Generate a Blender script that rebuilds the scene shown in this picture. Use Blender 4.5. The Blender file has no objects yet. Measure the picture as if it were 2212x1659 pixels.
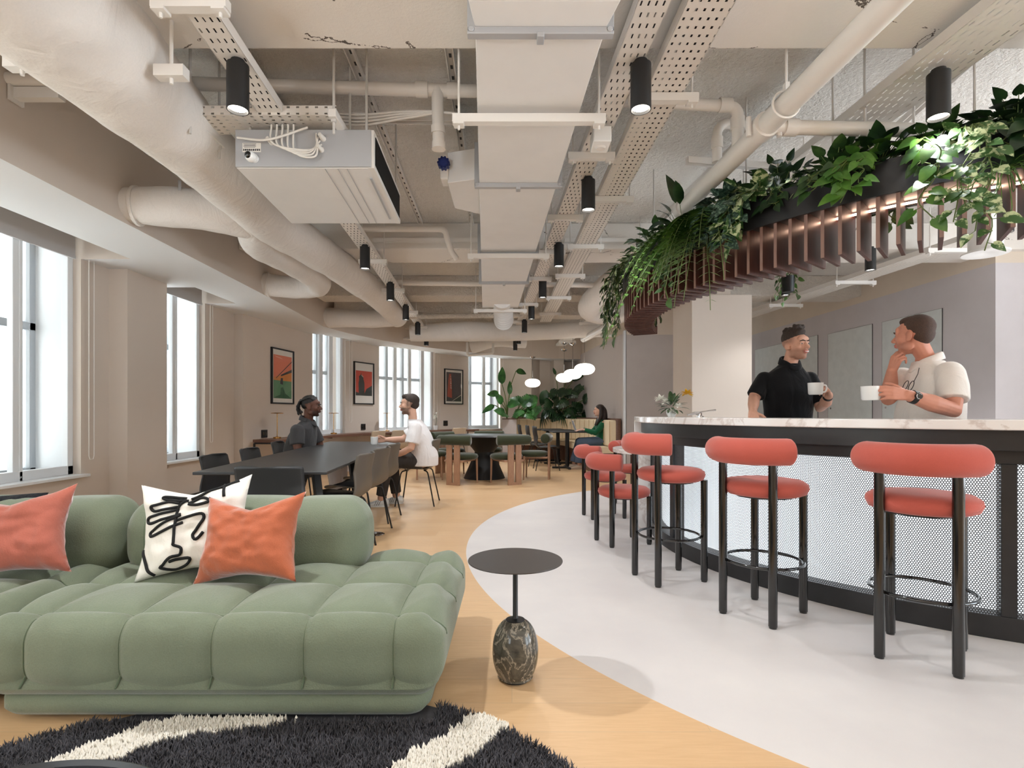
import bpy, bmesh, math, random
import numpy as np
from mathutils import Vector, Matrix, noise
random.seed(7); np.random.seed(7)
PI = math.pi
sc = bpy.context.scene
COL = sc.collection

# ---------------------------------------------------------------- camera, sky, exposure
F = 1167.0                       # focal length in pixels of the 2212 px frame
CAMZ = 1.12
cd = bpy.data.cameras.new('camera'); cam = bpy.data.objects.new('camera', cd); COL.objects.link(cam)
cam.location = (0, 0, CAMZ); cam.rotation_euler = (PI/2, 0, 0)
cd.sensor_width = 36; cd.lens = 36*F/2212; cd.shift_y = (893-829.5)/2212
cd.clip_start = 0.05
sc.camera = cam
sc.view_settings.view_transform = 'Standard'; sc.view_settings.look = 'None'
sc.view_settings.gamma = 1; sc.view_settings.use_curve_mapping = False
sc.view_settings.exposure = 0.45
SKY_UP, SKY_LOW = 5.0, 13.0      # overcast sky above, lower half made brighter to light the ceiling
w = bpy.data.worlds.new('overcast_sky'); sc.world = w; w.use_nodes = True
_n = w.node_tree.nodes; _g = _n.new('ShaderNodeTexCoord'); _s = _n.new('ShaderNodeSeparateXYZ'); _r = _n.new('ShaderNodeMapRange')
w.node_tree.links.new(_g.outputs['Generated'], _s.inputs[0]); w.node_tree.links.new(_s.outputs[2], _r.inputs[0])
_r.inputs[1].default_value = -.25; _r.inputs[2].default_value = .15; _r.inputs[3].default_value = SKY_LOW; _r.inputs[4].default_value = SKY_UP
_n['Background'].inputs[0].default_value = (0.80, 0.91, 1.0, 1)
w.node_tree.links.new(_r.outputs[0], _n['Background'].inputs[1])

SPOT_W = 16.5                    # power of one ceiling downlight
def lamp(kind, name, loc, energy, color=(1, 1, 1), **kw):
    l = bpy.data.lights.new(name, kind); l.energy = energy; l.color = color
    for k, v in kw.items(): setattr(l, k, v)
    o = bpy.data.objects.new(name, l); o.location = loc; COL.objects.link(o); return o
def portal(p, n, sx, sy):        # tells the sampler where the sky comes in
    l = bpy.data.lights.new('window_portal', 'AREA'); l.shape = 'RECTANGLE'; l.size = sx; l.size_y = sy
    l.cycles.is_portal = True
    o = bpy.data.objects.new('window_portal', l); COL.objects.link(o); o.location = p
    o.rotation_euler = Vector(n).to_track_quat('-Z', 'Z').to_euler()
    return o

# unseen fill lights added to brighten the ceiling: behind camera and bar, among canopy plants
for _p, _e in (((-2.2, -1.2, 1.1), 180), ((.2, -1.2, 1.1), 180), ((4.5, 3.4, 1.15), 90), ((2.8, 2.36, 2.45), 10), ((1.62, 3.26, 2.45), 10), ((1.17, 4.7, 2.45), 10)):
    _o = lamp('SPOT', 'ceiling_fill_light', _p, _e, (.95, .98, 1), spot_size=math.radians(165), spot_blend=1, shadow_soft_size=.15); _o.rotation_euler = (PI, 0, 0)

# ---------------------------------------------------------------- helpers
def lin(r, g, b):
    f = lambda c: (c/255/12.92) if c/255 <= .04045 else ((c/255+.055)/1.055)**2.4
    return (f(r), f(g), f(b), 1)
class N:
    """tiny node-graph helper"""
    def __init__(s, name):
        s.m = bpy.data.materials.new(name); s.m.use_nodes = True; s.t = s.m.node_tree
        s.b = s.t.nodes['Principled BSDF']; s.out = s.t.nodes['Material Output']
    def n(s, kind, **kw):
        x = s.t.nodes.new('ShaderNode'+kind)
        for k, v in kw.items(): setattr(x, k, v)
        return x
    def l(s, a, b): s.t.links.new(a, b)
    def obj(s): return s.n('TexCoord').outputs['Object']
    def math(s, op, a, b=None, c=None):
        x = s.n('Math', operation=op)
        for i, v in enumerate((a, b, c)):
            if v is None: continue
            if isinstance(v, (int, float)): x.inputs[i].default_value = v
            else: s.l(v, x.inputs[i])
        return x.outputs[0]
    def noise(s, vec, scale, detail=4, rough=.5, dist=0):
        x = s.n('TexNoise'); s.l(vec, x.inputs['Vector']); x.inputs['Scale'].default_value = scale
        x.inputs['Detail'].default_value = detail; x.inputs['Roughness'].default_value = rough
        x.inputs['Distortion'].default_value = dist
        return x.outputs[0]
    def ramp(s, fac, stops):
        x = s.n('ValToRGB'); s.l(fac, x.inputs[0]); e = x.color_ramp.elements
        while len(e) < len(stops): e.new(.5)
        for i, (p, c) in enumerate(stops): e[i].position = p; e[i].color = c
        return x.outputs[0]
    def mix(s, fac, a, b):
        x = s.n('Mix', data_type='RGBA')
        for i, v in ((0, fac), (6, a), (7, b)):
            if isinstance(v, (int, float)): x.inputs[i].default_value = v
            elif isinstance(v, tuple): x.inputs[i].default_value = v
            else: s.l(v, x.inputs[i])
        return x.outputs[2]
    def scale(s, vec, sc3):
        x = s.n('Mapping'); s.l(vec, x.inputs[0]); x.inputs['Scale'].default_value = sc3; return x.outputs[0]
    def bump(s, h, strength=.3, dist=.01):
        x = s.n('Bump'); x.inputs['Strength'].default_value = strength; x.inputs['Distance'].default_value = dist
        s.l(h, x.inputs['Height']); s.l(x.outputs[0], s.b.inputs['Normal'])
    def set(s, **kw):
        for k, v in kw.items():
            i = s.b.inputs[k]
            if isinstance(v, (int, float, tuple)): i.default_value = v
            else: s.l(v, i)
        return s
def mat(name, rgb, rough=.5, metal=0, var=0, vscale=6, bump=0, bscale=60, bdist=.01, sheen=0, coat=0, spec=.5, stretch=(1, 1, 1)):
    g = N(name); c = lin(*rgb)
    g.set(Roughness=rough, Metallic=metal); g.b.inputs['Specular IOR Level'].default_value = spec
    g.b.inputs['Base Color'].default_value = c
    if var or bump: o = g.scale(g.obj(), stretch)
    if var:
        f = g.noise(o, vscale, 5)
        lo = tuple(max(0, x*(1-var)) for x in c[:3])+(1,); hi = tuple(min(1, x*(1+var)) for x in c[:3])+(1,)
        g.set(**{'Base Color': g.ramp(f, [(.3, lo), (.7, hi)])})
    if bump: g.bump(g.noise(o, bscale, 3), bump, bdist)
    if sheen: g.b.inputs['Sheen Weight'].default_value = sheen
    if coat: g.b.inputs['Coat Weight'].default_value = coat; g.b.inputs['Coat Roughness'].default_value = .1
    return g.m
def emis(name, rgb, strength):
    g = N(name); g.b.inputs['Base Color'].default_value = lin(*rgb)
    g.b.inputs['Emission Color'].default_value = lin(*rgb); g.b.inputs['Emission Strength'].default_value = strength
    return g.m

def basis(d):
    d = Vector(d).normalized(); a = Vector((0, 0, 1)) if abs(d.z) < .95 else Vector((1, 0, 0))
    u = d.cross(a).normalized(); v = d.cross(u).normalized(); return u, v
class MB:
    """collects shapes into one mesh"""
    def __init__(s): s.v = []; s.f = []; s.mi = []; s.cur = 0; s.uv = {}
    def add(s, vs, fs):
        o = len(s.v); s.v += [tuple(p) for p in vs]
        s.f += [tuple(i+o for i in f) for f in fs]; s.mi += [s.cur]*len(fs); return s
    def box(s, c, size, rz=0, rot=None):
        x, y, z = (k/2 for k in size)
        R = rot if rot is not None else Matrix.Rotation(rz, 3, 'Z')
        vs = [R @ Vector((a*x, b*y, d*z))+Vector(c) for d in (-1, 1) for a, b in ((-1, -1), (1, -1), (1, 1), (-1, 1))]
        return s.add(vs, [(3, 2, 1, 0), (4, 5, 6, 7), (0, 1, 5, 4), (1, 2, 6, 5), (2, 3, 7, 6), (3, 0, 4, 7)])
    def bar(s, p0, p1, wd, ht):          # box beam between two points
        p0, p1 = Vector(p0), Vector(p1); d = p1-p0; u, v = basis(d)
        vs = [p+u*a*wd/2+v*b*ht/2 for p in (p0, p1) for a, b in ((-1, -1), (1, -1), (1, 1), (-1, 1))]
        return s.add(vs, [(3, 2, 1, 0), (4, 5, 6, 7), (0, 1, 5, 4), (1, 2, 6, 5), (2, 3, 7, 6), (3, 0, 4, 7)])
    def prism(s, poly, z0, z1):
        n = len(poly); vs = [(p[0], p[1], z0) for p in poly]+[(p[0], p[1], z1) for p in poly]
        return s.add(vs, [tuple(range(n-1, -1, -1)), tuple(range(n, 2*n))]+[(i, (i+1) % n, n+(i+1) % n, n+i) for i in range(n)])
    def loft(s, rings, cap=True, closed=False):
        n = len(rings[0]); vs = [p for r in rings for p in r]; fs = []
        m = len(rings)
        for i in range(m if closed else m-1):
            j = (i+1) % m
            for k in range(n): fs.append((i*n+k, i*n+(k+1) % n, j*n+(k+1) % n, j*n+k))
        if cap and not closed: fs += [tuple(range(n-1, -1, -1)), tuple(range((m-1)*n, m*n))]
        return s.add(vs, fs)
    def tube(s, pts, r, seg=10, closed=False, cap=True, rnd=False):
        pts = [Vector(p) for p in pts]; n = len(pts)
        rs = list(r) if hasattr(r, '__len__') else [r]*n
        rings = []; u = None
        for i, p in enumerate(pts):
            if closed: d = pts[(i+1) % n]-pts[i-1]
            else: d = pts[min(i+1, n-1)]-pts[max(i-1, 0)]
            d.normalize()
            if u is None: u, _ = basis(d)
            u = (u-d*u.dot(d)).normalized(); v = d.cross(u)
            ring = lambda q, rr: [q+(u*math.cos(2*PI*k/seg)+v*math.sin(2*PI*k/seg))*rr for k in range(seg)]
            if rnd and i == 0:
                for t in (80, 55, 28): rings.append(ring(p-d*rs[0]*math.sin(math.radians(t)), rs[0]*math.cos(math.radians(t))))
            rings.append(ring(p, rs[i]))
            if rnd and i == n-1:
                for t in (28, 55, 80): rings.append(ring(p+d*rs[-1]*math.sin(math.radians(t)), rs[-1]*math.cos(math.radians(t))))
        return s.loft(rings, cap, closed)
    def cyl(s, p0, p1, r, r1=None, seg=16): return s.tube([p0, p1], [r, r if r1 is None else r1], seg)
    def lathe(s, prof, c=(0, 0, 0), seg=32, axis=None):
        rings = []
        for r, z in prof: rings.append([Vector((c[0]+r*math.cos(2*PI*k/seg), c[1]+r*math.sin(2*PI*k/seg), c[2]+z)) for k in range(seg)])
        return s.loft(rings)
    def ell(s, c, r, rot=None, seg=20, rings=12):
        R = rot if rot is not None else Matrix.Identity(3); rr = []
        for i in range(1, rings):
            t = PI*i/rings
            rr.append([R @ Vector((r[0]*math.sin(t)*math.cos(2*PI*k/seg), r[1]*math.sin(t)*math.sin(2*PI*k/seg), -r[2]*math.cos(t)))+Vector(c) for k in range(seg)])
        return s.loft(rr)
    def arc(s, c, r0, r1, z0, z1, a0, a1, n):     # curved bar, angles in degrees
        rings = []
        for i in range(n+1):
            a = math.radians(a0+(a1-a0)*i/n); ca, sa = math.cos(a), math.sin(a)
            rings.append([(c[0]+r*ca, c[1]+r*sa, z) for r, z in ((r0, z0), (r1, z0), (r1, z1), (r0, z1))])
        return s.loft(rings)
    def grid(s, fn, nu, nv, wrap=False):
        vs = [fn(i/nu, j/nv) for j in range(nv+1) for i in range(nu+(0 if wrap else 1))]
        w_ = nu if wrap else nu+1
        fs = [(j*w_+i, j*w_+(i+1) % w_, (j+1)*w_+(i+1) % w_, (j+1)*w_+i) for j in range(nv) for i in range(nu)]
        return s.add(vs, fs)
    def quad(s, *ps): return s.add(ps, [tuple(range(len(ps)))])
    def build(s, name, m, parent=None, world=False, angle=40, bevel=0, bseg=2, smooth=True, subd=0, solid=0):
        me = bpy.data.meshes.new(name)
        vs = s.v
        if world and parent is not None:
            inv = (Matrix.Translation(parent.location) @ parent.rotation_euler.to_matrix().to_4x4()).inverted()
            vs = [inv @ Vector(p) for p in vs]
        me.from_pydata(vs, [], s.f)
        for x in (m if isinstance(m, (list, tuple)) else [m]): me.materials.append(x)
        if any(s.mi): me.polygons.foreach_set('material_index', s.mi)
        bm = bmesh.new(); bm.from_mesh(me); bmesh.ops.recalc_face_normals(bm, faces=bm.faces); bm.to_mesh(me); bm.free()
        if smooth:
            me.polygons.foreach_set('use_smooth', [True]*len(me.polygons)); me.set_sharp_from_angle(angle=math.radians(angle))
        o = bpy.data.objects.new(name, me); COL.objects.link(o)
        if parent is not None: o.parent = parent
        if solid: x = o.modifiers.new('Solidify', 'SOLIDIFY'); x.thickness = solid; x.offset = 0
        if subd: x = o.modifiers.new('Subd', 'SUBSURF'); x.levels = x.render_levels = subd
        if bevel:
            x = o.modifiers.new('Bevel', 'BEVEL'); x.width = bevel; x.segments = bseg; x.limit_method = 'ANGLE'; x.angle_limit = math.radians(35)
        return o
def uvbuild(name, quads, m, parent=None, world=False):
    """mesh of quads with UVs in metres: quads = [(4 points, 4 uvs)]"""
    me = bpy.data.meshes.new(name); vs = []; fs = []; uvs = []
    for ps, us in quads:
        fs.append(tuple(range(len(vs), len(vs)+len(ps)))); vs += [Vector(p) for p in ps]; uvs += us
    if world and parent is not None:
        inv = (Matrix.Translation(parent.location) @ parent.rotation_euler.to_matrix().to_4x4()).inverted()
        vs = [inv @ p for p in vs]
    me.from_pydata(vs, [], fs); me.materials.append(m)
    lay = me.uv_layers.new(name='UVMap')
    for i, u in enumerate(uvs): lay.data[i].uv = u
    o = bpy.data.objects.new(name, me); COL.objects.link(o)
    if parent is not None: o.parent = parent
    return o
def empty(name, loc, rz=0):
    o = bpy.data.objects.new(name, None); o.empty_display_size = .1; o.location = loc; o.rotation_euler = (0, 0, rz)
    COL.objects.link(o); return o
def tag(o, label=None, cat=None, group=None, kind=None):
    if label: o['label'] = label
    if cat: o['category'] = cat
    if group: o['group'] = group
    if kind: o['kind'] = kind
    return o
def thing(name, label, cat, loc, rz=0, group=None): return tag(empty(name, loc, rz), label, cat, group)
def struct(o): o['kind'] = 'structure'; return o
KIDS = {}
def copy_tree(o, parent=None):
    c = o.copy(); COL.objects.link(c)
    if parent is not None: c.parent = parent
    for ch in [x for x in list(COL.objects) if x.parent == o]: copy_tree(ch, c)
    return c
def px(x, y, d):                 # photograph pixel at depth d -> point in the room
    return Vector(((x-1106)*d/F, d, CAMZ-(y-893)*d/F))
def lerp(a, b, t): return a+(b-a)*t
def spline(pts, n):              # Catmull-Rom through the points
    P = [Vector(p) for p in pts]; P = [P[0]*2-P[1]]+P+[P[-1]*2-P[-2]]; out = []
    for i in range(1, len(P)-2):
        for k in range(n):
            t = k/n; a, b, c, d = P[i-1:i+3]
            out.append(.5*((2*b)+(c-a)*t+(2*a-5*b+4*c-d)*t*t+(3*b-a-3*c+d)*t**3))
    return out+[P[-2]]
# ---------------------------------------------------------------- materials
CX, CY = 3.646, 4.695            # centre of the round bar, the canopy and the pale floor
def floor_mat():
    g = N('floor_finish'); o = g.obj()
    sep = g.n('SeparateXYZ'); g.l(o, sep.inputs[0]); X, Y = sep.outputs[0], sep.outputs[1]
    dx = g.math('SUBTRACT', X, CX); dy = g.math('SUBTRACT', Y, CY)
    r = g.math('SQRT', g.math('ADD', g.math('MULTIPLY', dx, dx), g.math('MULTIPLY', dy, dy)))
    inside = g.math('LESS_THAN', r, 4.03)
    # oak vinyl boards running across the room
    br = g.n('TexBrick'); g.l(o, br.inputs[0]); br.inputs['Scale'].default_value = 1
    br.inputs['Brick Width'].default_value = 1.4; br.inputs['Row Height'].default_value = .19
    br.inputs['Mortar Size'].default_value = .0012; br.inputs['Mortar Smooth'].default_value = 0
    br.inputs['Color1'].default_value = lin(220, 184, 142); br.inputs['Color2'].default_value = lin(211, 172, 128); br.inputs['Mortar'].default_value = lin(196, 168, 136)
    gr = g.noise(g.scale(o, (2.2, 26, 1)), 3, 6, .62, .6)
    wood = g.mix(g.math('MULTIPLY', g.ramp(gr, [(.35, (0, 0, 0, 1)), (.75, (1, 1, 1, 1))]), .5), br.outputs[0], lin(196, 156, 112))
    gv = g.noise(o, 1.4, 5, .6)
    vin = g.ramp(gv, [(.3, lin(206, 200, 198)), (.7, lin(218, 212, 208))])
    g.set(**{'Base Color': g.mix(inside, wood, vin), 'Roughness': g.math('ADD', g.math('MULTIPLY', inside, .12), .36)})
    g.bump(gr, .05, .002)
    return g.m
def wall_mat(name, lo, hi, zsplit, sheen_noise=.05):
    g = N(name); o = g.n('NewGeometry').outputs['Position']
    sep = g.n('SeparateXYZ'); g.l(o, sep.inputs[0])
    up = g.math('GREATER_THAN', sep.outputs[2], zsplit)
    c = g.mix(up, lin(*lo), lin(*hi)); f = g.noise(o, 2.2, 5, .6)
    k = g.mix(f, (1-sheen_noise*2,)*3+(1,), (1+sheen_noise, 1+sheen_noise, 1+sheen_noise, 1))
    x = g.n('Mix', data_type='RGBA', blend_type='MULTIPLY'); x.inputs[0].default_value = 1; g.l(c, x.inputs[6]); g.l(k, x.inputs[7])
    g.set(**{'Base Color': x.outputs[2], 'Roughness': .85}); g.bump(g.noise(o, 140, 2), .08, .002); return g.m
def ceiling_mat(name, rgb, bscale, bstr, cracks=False, dist=.02):
    g = N(name); o = g.n('NewGeometry').outputs['Position']; c = lin(*rgb)
    f = g.noise(o, 1.3, 6, .65); fine = g.noise(o, bscale, 4, .7)
    col = g.ramp(f, [(.25, tuple(k*.92 for k in c[:3])+(1,)), (.75, c)])
    h = fine
    if cracks:
        v = g.n('TexVoronoi', feature='DISTANCE_TO_EDGE'); g.l(g.scale(o, (1.1, 2.4, 1)), v.inputs['Vector']); v.inputs['Scale'].default_value = 1.3
        d = g.math('ADD', v.outputs['Distance'], g.math('MULTIPLY', g.math('SUBTRACT', g.noise(o, 7, 5, .7), .5), .16))
        msk = g.math('MULTIPLY', g.math('LESS_THAN', g.math('ABSOLUTE', d), .004), g.math('GREATER_THAN', g.noise(o, 2.3, 2), .53))
        col = g.mix(msk, col, lin(96, 86, 78)); h = g.math('SUBTRACT', fine, g.math('MULTIPLY', msk, 2))
    g.set(**{'Base Color': col, 'Roughness': .95}); g.bump(h, bstr, dist); return g.m
def perf_mat(name, rgb, pu, pv, wu, wv, stagger=False, rough=.45, roundh=False, metal=0):
    """sheet with real see-through holes: pitch pu x pv, hole wu x wv (metres, from UV)"""
    g = N(name); uv = g.n('TexCoord').outputs['UV']; sep = g.n('SeparateXYZ'); g.l(uv, sep.inputs[0])
    u = g.math('DIVIDE', sep.outputs[0], pu); v = g.math('DIVIDE', sep.outputs[1], pv)
    if stagger: u = g.math('ADD', u, g.math('MULTIPLY', g.math('MODULO', g.math('FLOOR', v), 2), .5))
    fu = g.math('MULTIPLY', g.math('ABSOLUTE', g.math('SUBTRACT', g.math('FRACT', u), .5)), pu)
    fv = g.math('MULTIPLY', g.math('ABSOLUTE', g.math('SUBTRACT', g.math('FRACT', v), .5)), pv)
    if roundh: hole = g.math('LESS_THAN', g.math('ADD', g.math('MULTIPLY', fu, fu), g.math('MULTIPLY', fv, fv)), (wu/2)**2)
    else: hole = g.math('MULTIPLY', g.math('LESS_THAN', fu, wu/2), g.math('LESS_THAN', fv, wv/2))
    g.set(Roughness=rough, Metallic=metal); g.b.inputs['Base Color'].default_value = lin(*rgb)
    tr = g.n('BsdfTransparent'); mx = g.n('MixShader'); g.l(hole, mx.inputs[0]); g.l(g.b.outputs[0], mx.inputs[1]); g.l(tr.outputs[0], mx.inputs[2])
    g.l(mx.outputs[0], g.out.inputs[0]); return g.m
def glass_mat():
    g = N('window_glass'); tr = g.n('BsdfTransparent'); gl = g.n('BsdfGlossy'); gl.inputs['Roughness'].default_value = .02
    fr = g.n('Fresnel'); fr.inputs[0].default_value = 1.06
    mx = g.n('MixShader'); g.l(fr.outputs[0], mx.inputs[0]); g.l(tr.outputs[0], mx.inputs[1]); g.l(gl.outputs[0], mx.inputs[2])
    g.l(mx.outputs[0], g.out.inputs[0]); return g.m
def wood_mat(name, a, b, rough=.5, stretch=(30, 30, 2), axis_scale=2.5):
    g = N(name); o = g.scale(g.obj(), stretch); f = g.noise(o, axis_scale, 6, .6, .8)
    g.set(**{'Base Color': g.ramp(f, [(.3, lin(*a)), (.7, lin(*b))]), 'Roughness': rough}); g.bump(f, .05, .002); return g.m
def marble_mat(name, base, vein, scale, rough=.12, width=.08, dark=None):
    g = N(name); o = g.obj(); n1 = g.noise(o, scale, 8, .62, 1.6)
    v = g.math('ABSOLUTE', g.math('SUBTRACT', n1, .5)); m = g.ramp(v, [(0, (1, 1, 1, 1)), (width, (0, 0, 0, 1))])
    basec = lin(*base) if dark is None else g.ramp(g.noise(o, scale*1.7, 8, .7, 2.5), [(.35, lin(*dark)), (.65, lin(*base))])
    g.set(**{'Base Color': g.mix(m, basec, lin(*vein)), 'Roughness': rough}); return g.m
def fabric_mat(name, rgb, var=.1, bscale=350, bump=.25, sheen=.25, vscale=4, wr=0):
    g = N(name); o = g.obj(); c = lin(*rgb); f = g.noise(o, vscale, 5, .6)
    fine = g.noise(o, bscale, 2)
    g.set(**{'Base Color': g.ramp(g.math('ADD', g.math('MULTIPLY', f, .6), g.math('MULTIPLY', fine, .4)), [(.3, tuple(k*(1-var) for k in c[:3])+(1,)), (.7, tuple(min(1, k*(1+var)) for k in c[:3])+(1,))]), 'Roughness': .9})
    h = fine
    if wr: h = g.math('ADD', g.math('MULTIPLY', fine, .08), g.math('MULTIPLY', g.noise(g.scale(o, (1, 1, .55)), wr, 3, .5, 1.2), 1.0))
    g.bump(h, bump, .03 if wr else .003)
    g.b.inputs['Sheen Weight'].default_value = sheen; g.b.inputs['Sheen Roughness'].default_value = .4
    g.b.inputs['Specular IOR Level'].default_value = .2; return g.m
def leaf_mat(name, dark, light, vscale=9, rough=.38, edge=(.42, .62)):
    g = N(name); o = g.obj(); f = g.noise(o, vscale, 4, .6)
    rnd = g.n('TexWhiteNoise', noise_dimensions='3D')
    g.set(**{'Base Color': g.ramp(f, [(edge[0], lin(*dark)), (edge[1], lin(*light))]), 'Roughness': rough})
    g.b.inputs['Subsurface Weight'].default_value = 0
    return g.m
M = {}
M['floor'] = floor_mat()
M['wall'] = wall_mat('beige_wall_paint', (212, 199, 187), (212, 199, 187), 9, .02)
M['wall_lav'] = wall_mat('lavender_and_beige_wall_paint', (208, 202, 204), (220, 206, 190), 2.74, .06)
M['wall_grey'] = wall_mat('grey_textured_wall', (190, 180, 175), (215, 200, 184), 2.6, .08)
M['soffit'] = mat('white_soffit_paint', (226, 226, 226), .8)
M['ceiling'] = ceiling_mat('sprayed_ceiling', (240, 235, 228), 26, .8, dist=.05)
M['beam'] = ceiling_mat('painted_beam_plaster', (230, 223, 215), 60, .25, True, .008)
M['rough'] = ceiling_mat('sprayed_steel_coating', (228, 219, 208), 22, 1, dist=.05)
M['duct'] = mat('painted_duct', (228, 225, 222), .5, var=.02)
M['white_metal'] = mat('white_painted_steel', (228, 223, 217), .45)
M['pipe'] = mat('white_pipe_plastic', (226, 219, 211), .35)
M['grey_metal'] = mat('galvanised_grey', (176, 176, 178), .42, .25)
M['zinc'] = mat('white_painted_rod', (206, 201, 195), .45)
M['wrap'] = fabric_mat('white_duct_wrap', (230, 224, 218), .04, 120, .34, .0, 3, wr=7)
M['slot_tray'] = perf_mat('slotted_tray_sheet', (226, 219, 211), .03, .062, .007, .026, True)
M['dot_tray'] = perf_mat('punched_tray_sheet', (226, 219, 211), .034, .05, .010, .016)
M['wide_tray'] = perf_mat('slotted_wide_tray_sheet', (222, 215, 206), .036, .06, .007, .034, True)
M['dark_cable'] = mat('dark_cable_sheath', (58, 56, 56), .6)
M['white_cable'] = mat('white_cable_sheath', (222, 216, 208), .5)
M['black'] = mat('matt_black_metal', (24, 24, 25), .45)
M['satin_black'] = mat('gloss_black_lacquer', (14, 14, 15), .14, coat=.6)
M['bar_black'] = mat('black_bar_cladding', (34, 34, 36), .38, var=.1, vscale=20)
M['lens'] = emis('lit_lamp_lens', (255, 246, 232), 9)
M['frame_white'] = mat('white_window_frame', (232, 234, 236), .35)
M['frame_grey'] = mat('grey_outer_window_frame', (176, 180, 184), .4)
M['glass'] = glass_mat()
M['blind'] = mat('grey_blind_cloth', (190, 188, 188), .8)
M['stone'] = mat('pale_street_stone', (170, 166, 158), .85, var=.06, vscale=1.5)
M['dark_glass'] = mat('dark_street_window', (52, 58, 66), .15)
M['sofa'] = fabric_mat('sage_green_upholstery', (118, 126, 106), .12, 190, .55, .35)
M['rug_dark'] = mat('charcoal_rug_yarn', (70, 68, 72), .95, var=.35, vscale=14)
M['rug_white'] = mat('ivory_rug_yarn', (236, 229, 216), .95)
M['walnut'] = wood_mat('walnut_slats', (62, 34, 27), (92, 54, 43), .45, (60, 60, 3))
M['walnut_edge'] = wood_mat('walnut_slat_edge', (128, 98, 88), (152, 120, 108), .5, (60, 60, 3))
M['desk_wood'] = wood_mat('dark_oak_board', (96, 66, 52), (124, 88, 70), .45, (3, 30, 30))
M['oak_leg'] = wood_mat('oak_chair_leg', (150, 112, 88), (178, 138, 110), .45, (40, 40, 3))
M['coral'] = fabric_mat('coral_wool', (186, 92, 80), .07, 380, .35, .3)
M['olive'] = fabric_mat('olive_velvet', (56, 60, 42), .12, 300, .25, .5)
M['counter'] = marble_mat('white_quartz', (232, 228, 225), (206, 196, 190), 1.6, .14, .035)
M['side_marble'] = marble_mat('grey_green_marble', (96, 92, 82), (160, 150, 134), 7, .1, .03, dark=(58, 56, 50))
M['shell_black'] = mat('black_chair_shell', (38, 38, 39), .5)
M['shell_taupe'] = mat('taupe_chair_shell', (92, 84, 74), .5)
M['shell_beige'] = mat('beige_chair_shell', (186, 168, 146), .5)
M['table_black'] = mat('black_table_laminate', (44, 43, 43), .42)
M['chrome'] = mat('polished_chrome', (220, 220, 222), .08, 1)
M['brass'] = mat('brushed_brass', (196, 148, 84), .25, 1)
M['opal'] = emis('lit_opal_glass', (255, 250, 240), 2.6)
M['china'] = mat('white_china', (240, 240, 238), .18)
M['cream'] = fabric_mat('cream_leather', (226, 206, 174), .05, 90, .1, .05)
M['rib'] = mat('pale_lilac_slat_panel', (206, 196, 192), .7)
M['panel_door'] = mat('grey_cupboard_door', (214, 218, 217), .55, var=.05, vscale=8)
M['paper'] = mat('poster_paper', (228, 222, 214), .6)
M['led'] = emis('warm_led_strip', (255, 206, 176), 16)
M['backlight'] = None
# ---------------------------------------------------------------- the room shell
ZC = 3.14; ZS = 2.52
struct(MB().add([(-4.6, -3.2, 0), (8, -3.2, 0), (8, 15.5, 0), (-4.6, 15.5, 0)], [(0, 1, 2, 3)]).build('floor', M['floor']))
struct(MB().box((1.7, 6.15, ZC+.1), (12.6, 18.7, .2)).build('ceiling', M['ceiling']))
W = [(-3.91, -3.0), (-3.91, 2.75), (-3.91, 4.90), (-3.91, 5.86), (-3.91, 6.88), (-3.91, 7.6), (-3.785, 7.6), (-3.545, 9.6), (-3.19, 10.35), (-2.78, 11.3),
     (-1.80, 12.55), (-1.087, 13.35), (-.30, 13.85)]
def seg_box(mb, p0, p1, z0, z1, t):
    p0 = Vector(p0); p1 = Vector(p1); d = (p1-p0).normalized(); n = Vector((-d.y, d.x))
    q = [p0, p1, p1+n*t, p0+n*t]; mb.prism([(v.x, v.y) for v in q], z0, z1)
WINS = {1: (1, 2, .57, 2.86), 3: (3, 4, .57, 2.86), 7: (7, 8, .74, 2.80), 9: (9, 10, .74, 2.80), 11: (11, 12, .74, 2.80)}
wl = MB(); T = .5
for i in range(len(W)-1):
    if i in WINS:
        _, _, z0, z1 = WINS[i]; seg_box(wl, W[i], W[i+1], 0, z0, T); seg_box(wl, W[i], W[i+1], z1, ZC, T)
    elif i == 0:                                                     # the run behind the camera has windows too
        seg_box(wl, W[0], W[1], 0, .57, T); seg_box(wl, W[0], W[1], 2.86, ZC, T)
        for a, b in ((-3.0, -2.6), (-.6, -.1), (1.9, 2.75)): seg_box(wl, (-3.91, a), (-3.91, b), .57, 2.86, T)
    else: seg_box(wl, W[i], W[i+1], 0, ZC, T)
wl.prism([(-3.91, 5.24), (-3.73, 5.24), (-3.73, 5.84), (-3.91, 5.84)], 0, 2.6)
struct(wl.build('wall_left', M['wall'], smooth=False))
wf = MB()
FP = [(-.30, 13.85), (.50, 13.97), (.74, 14.45), (1.02, 14.45), (1.10, 14.2), (1.36, 14.2), (1.42, 14.7), (2.2, 14.7)]
wf.prism(FP+[(2.2, 15.2), (-.4, 15.2)], 0, ZC)
struct(wf.build('wall_back', M['wall'], smooth=False))
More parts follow.
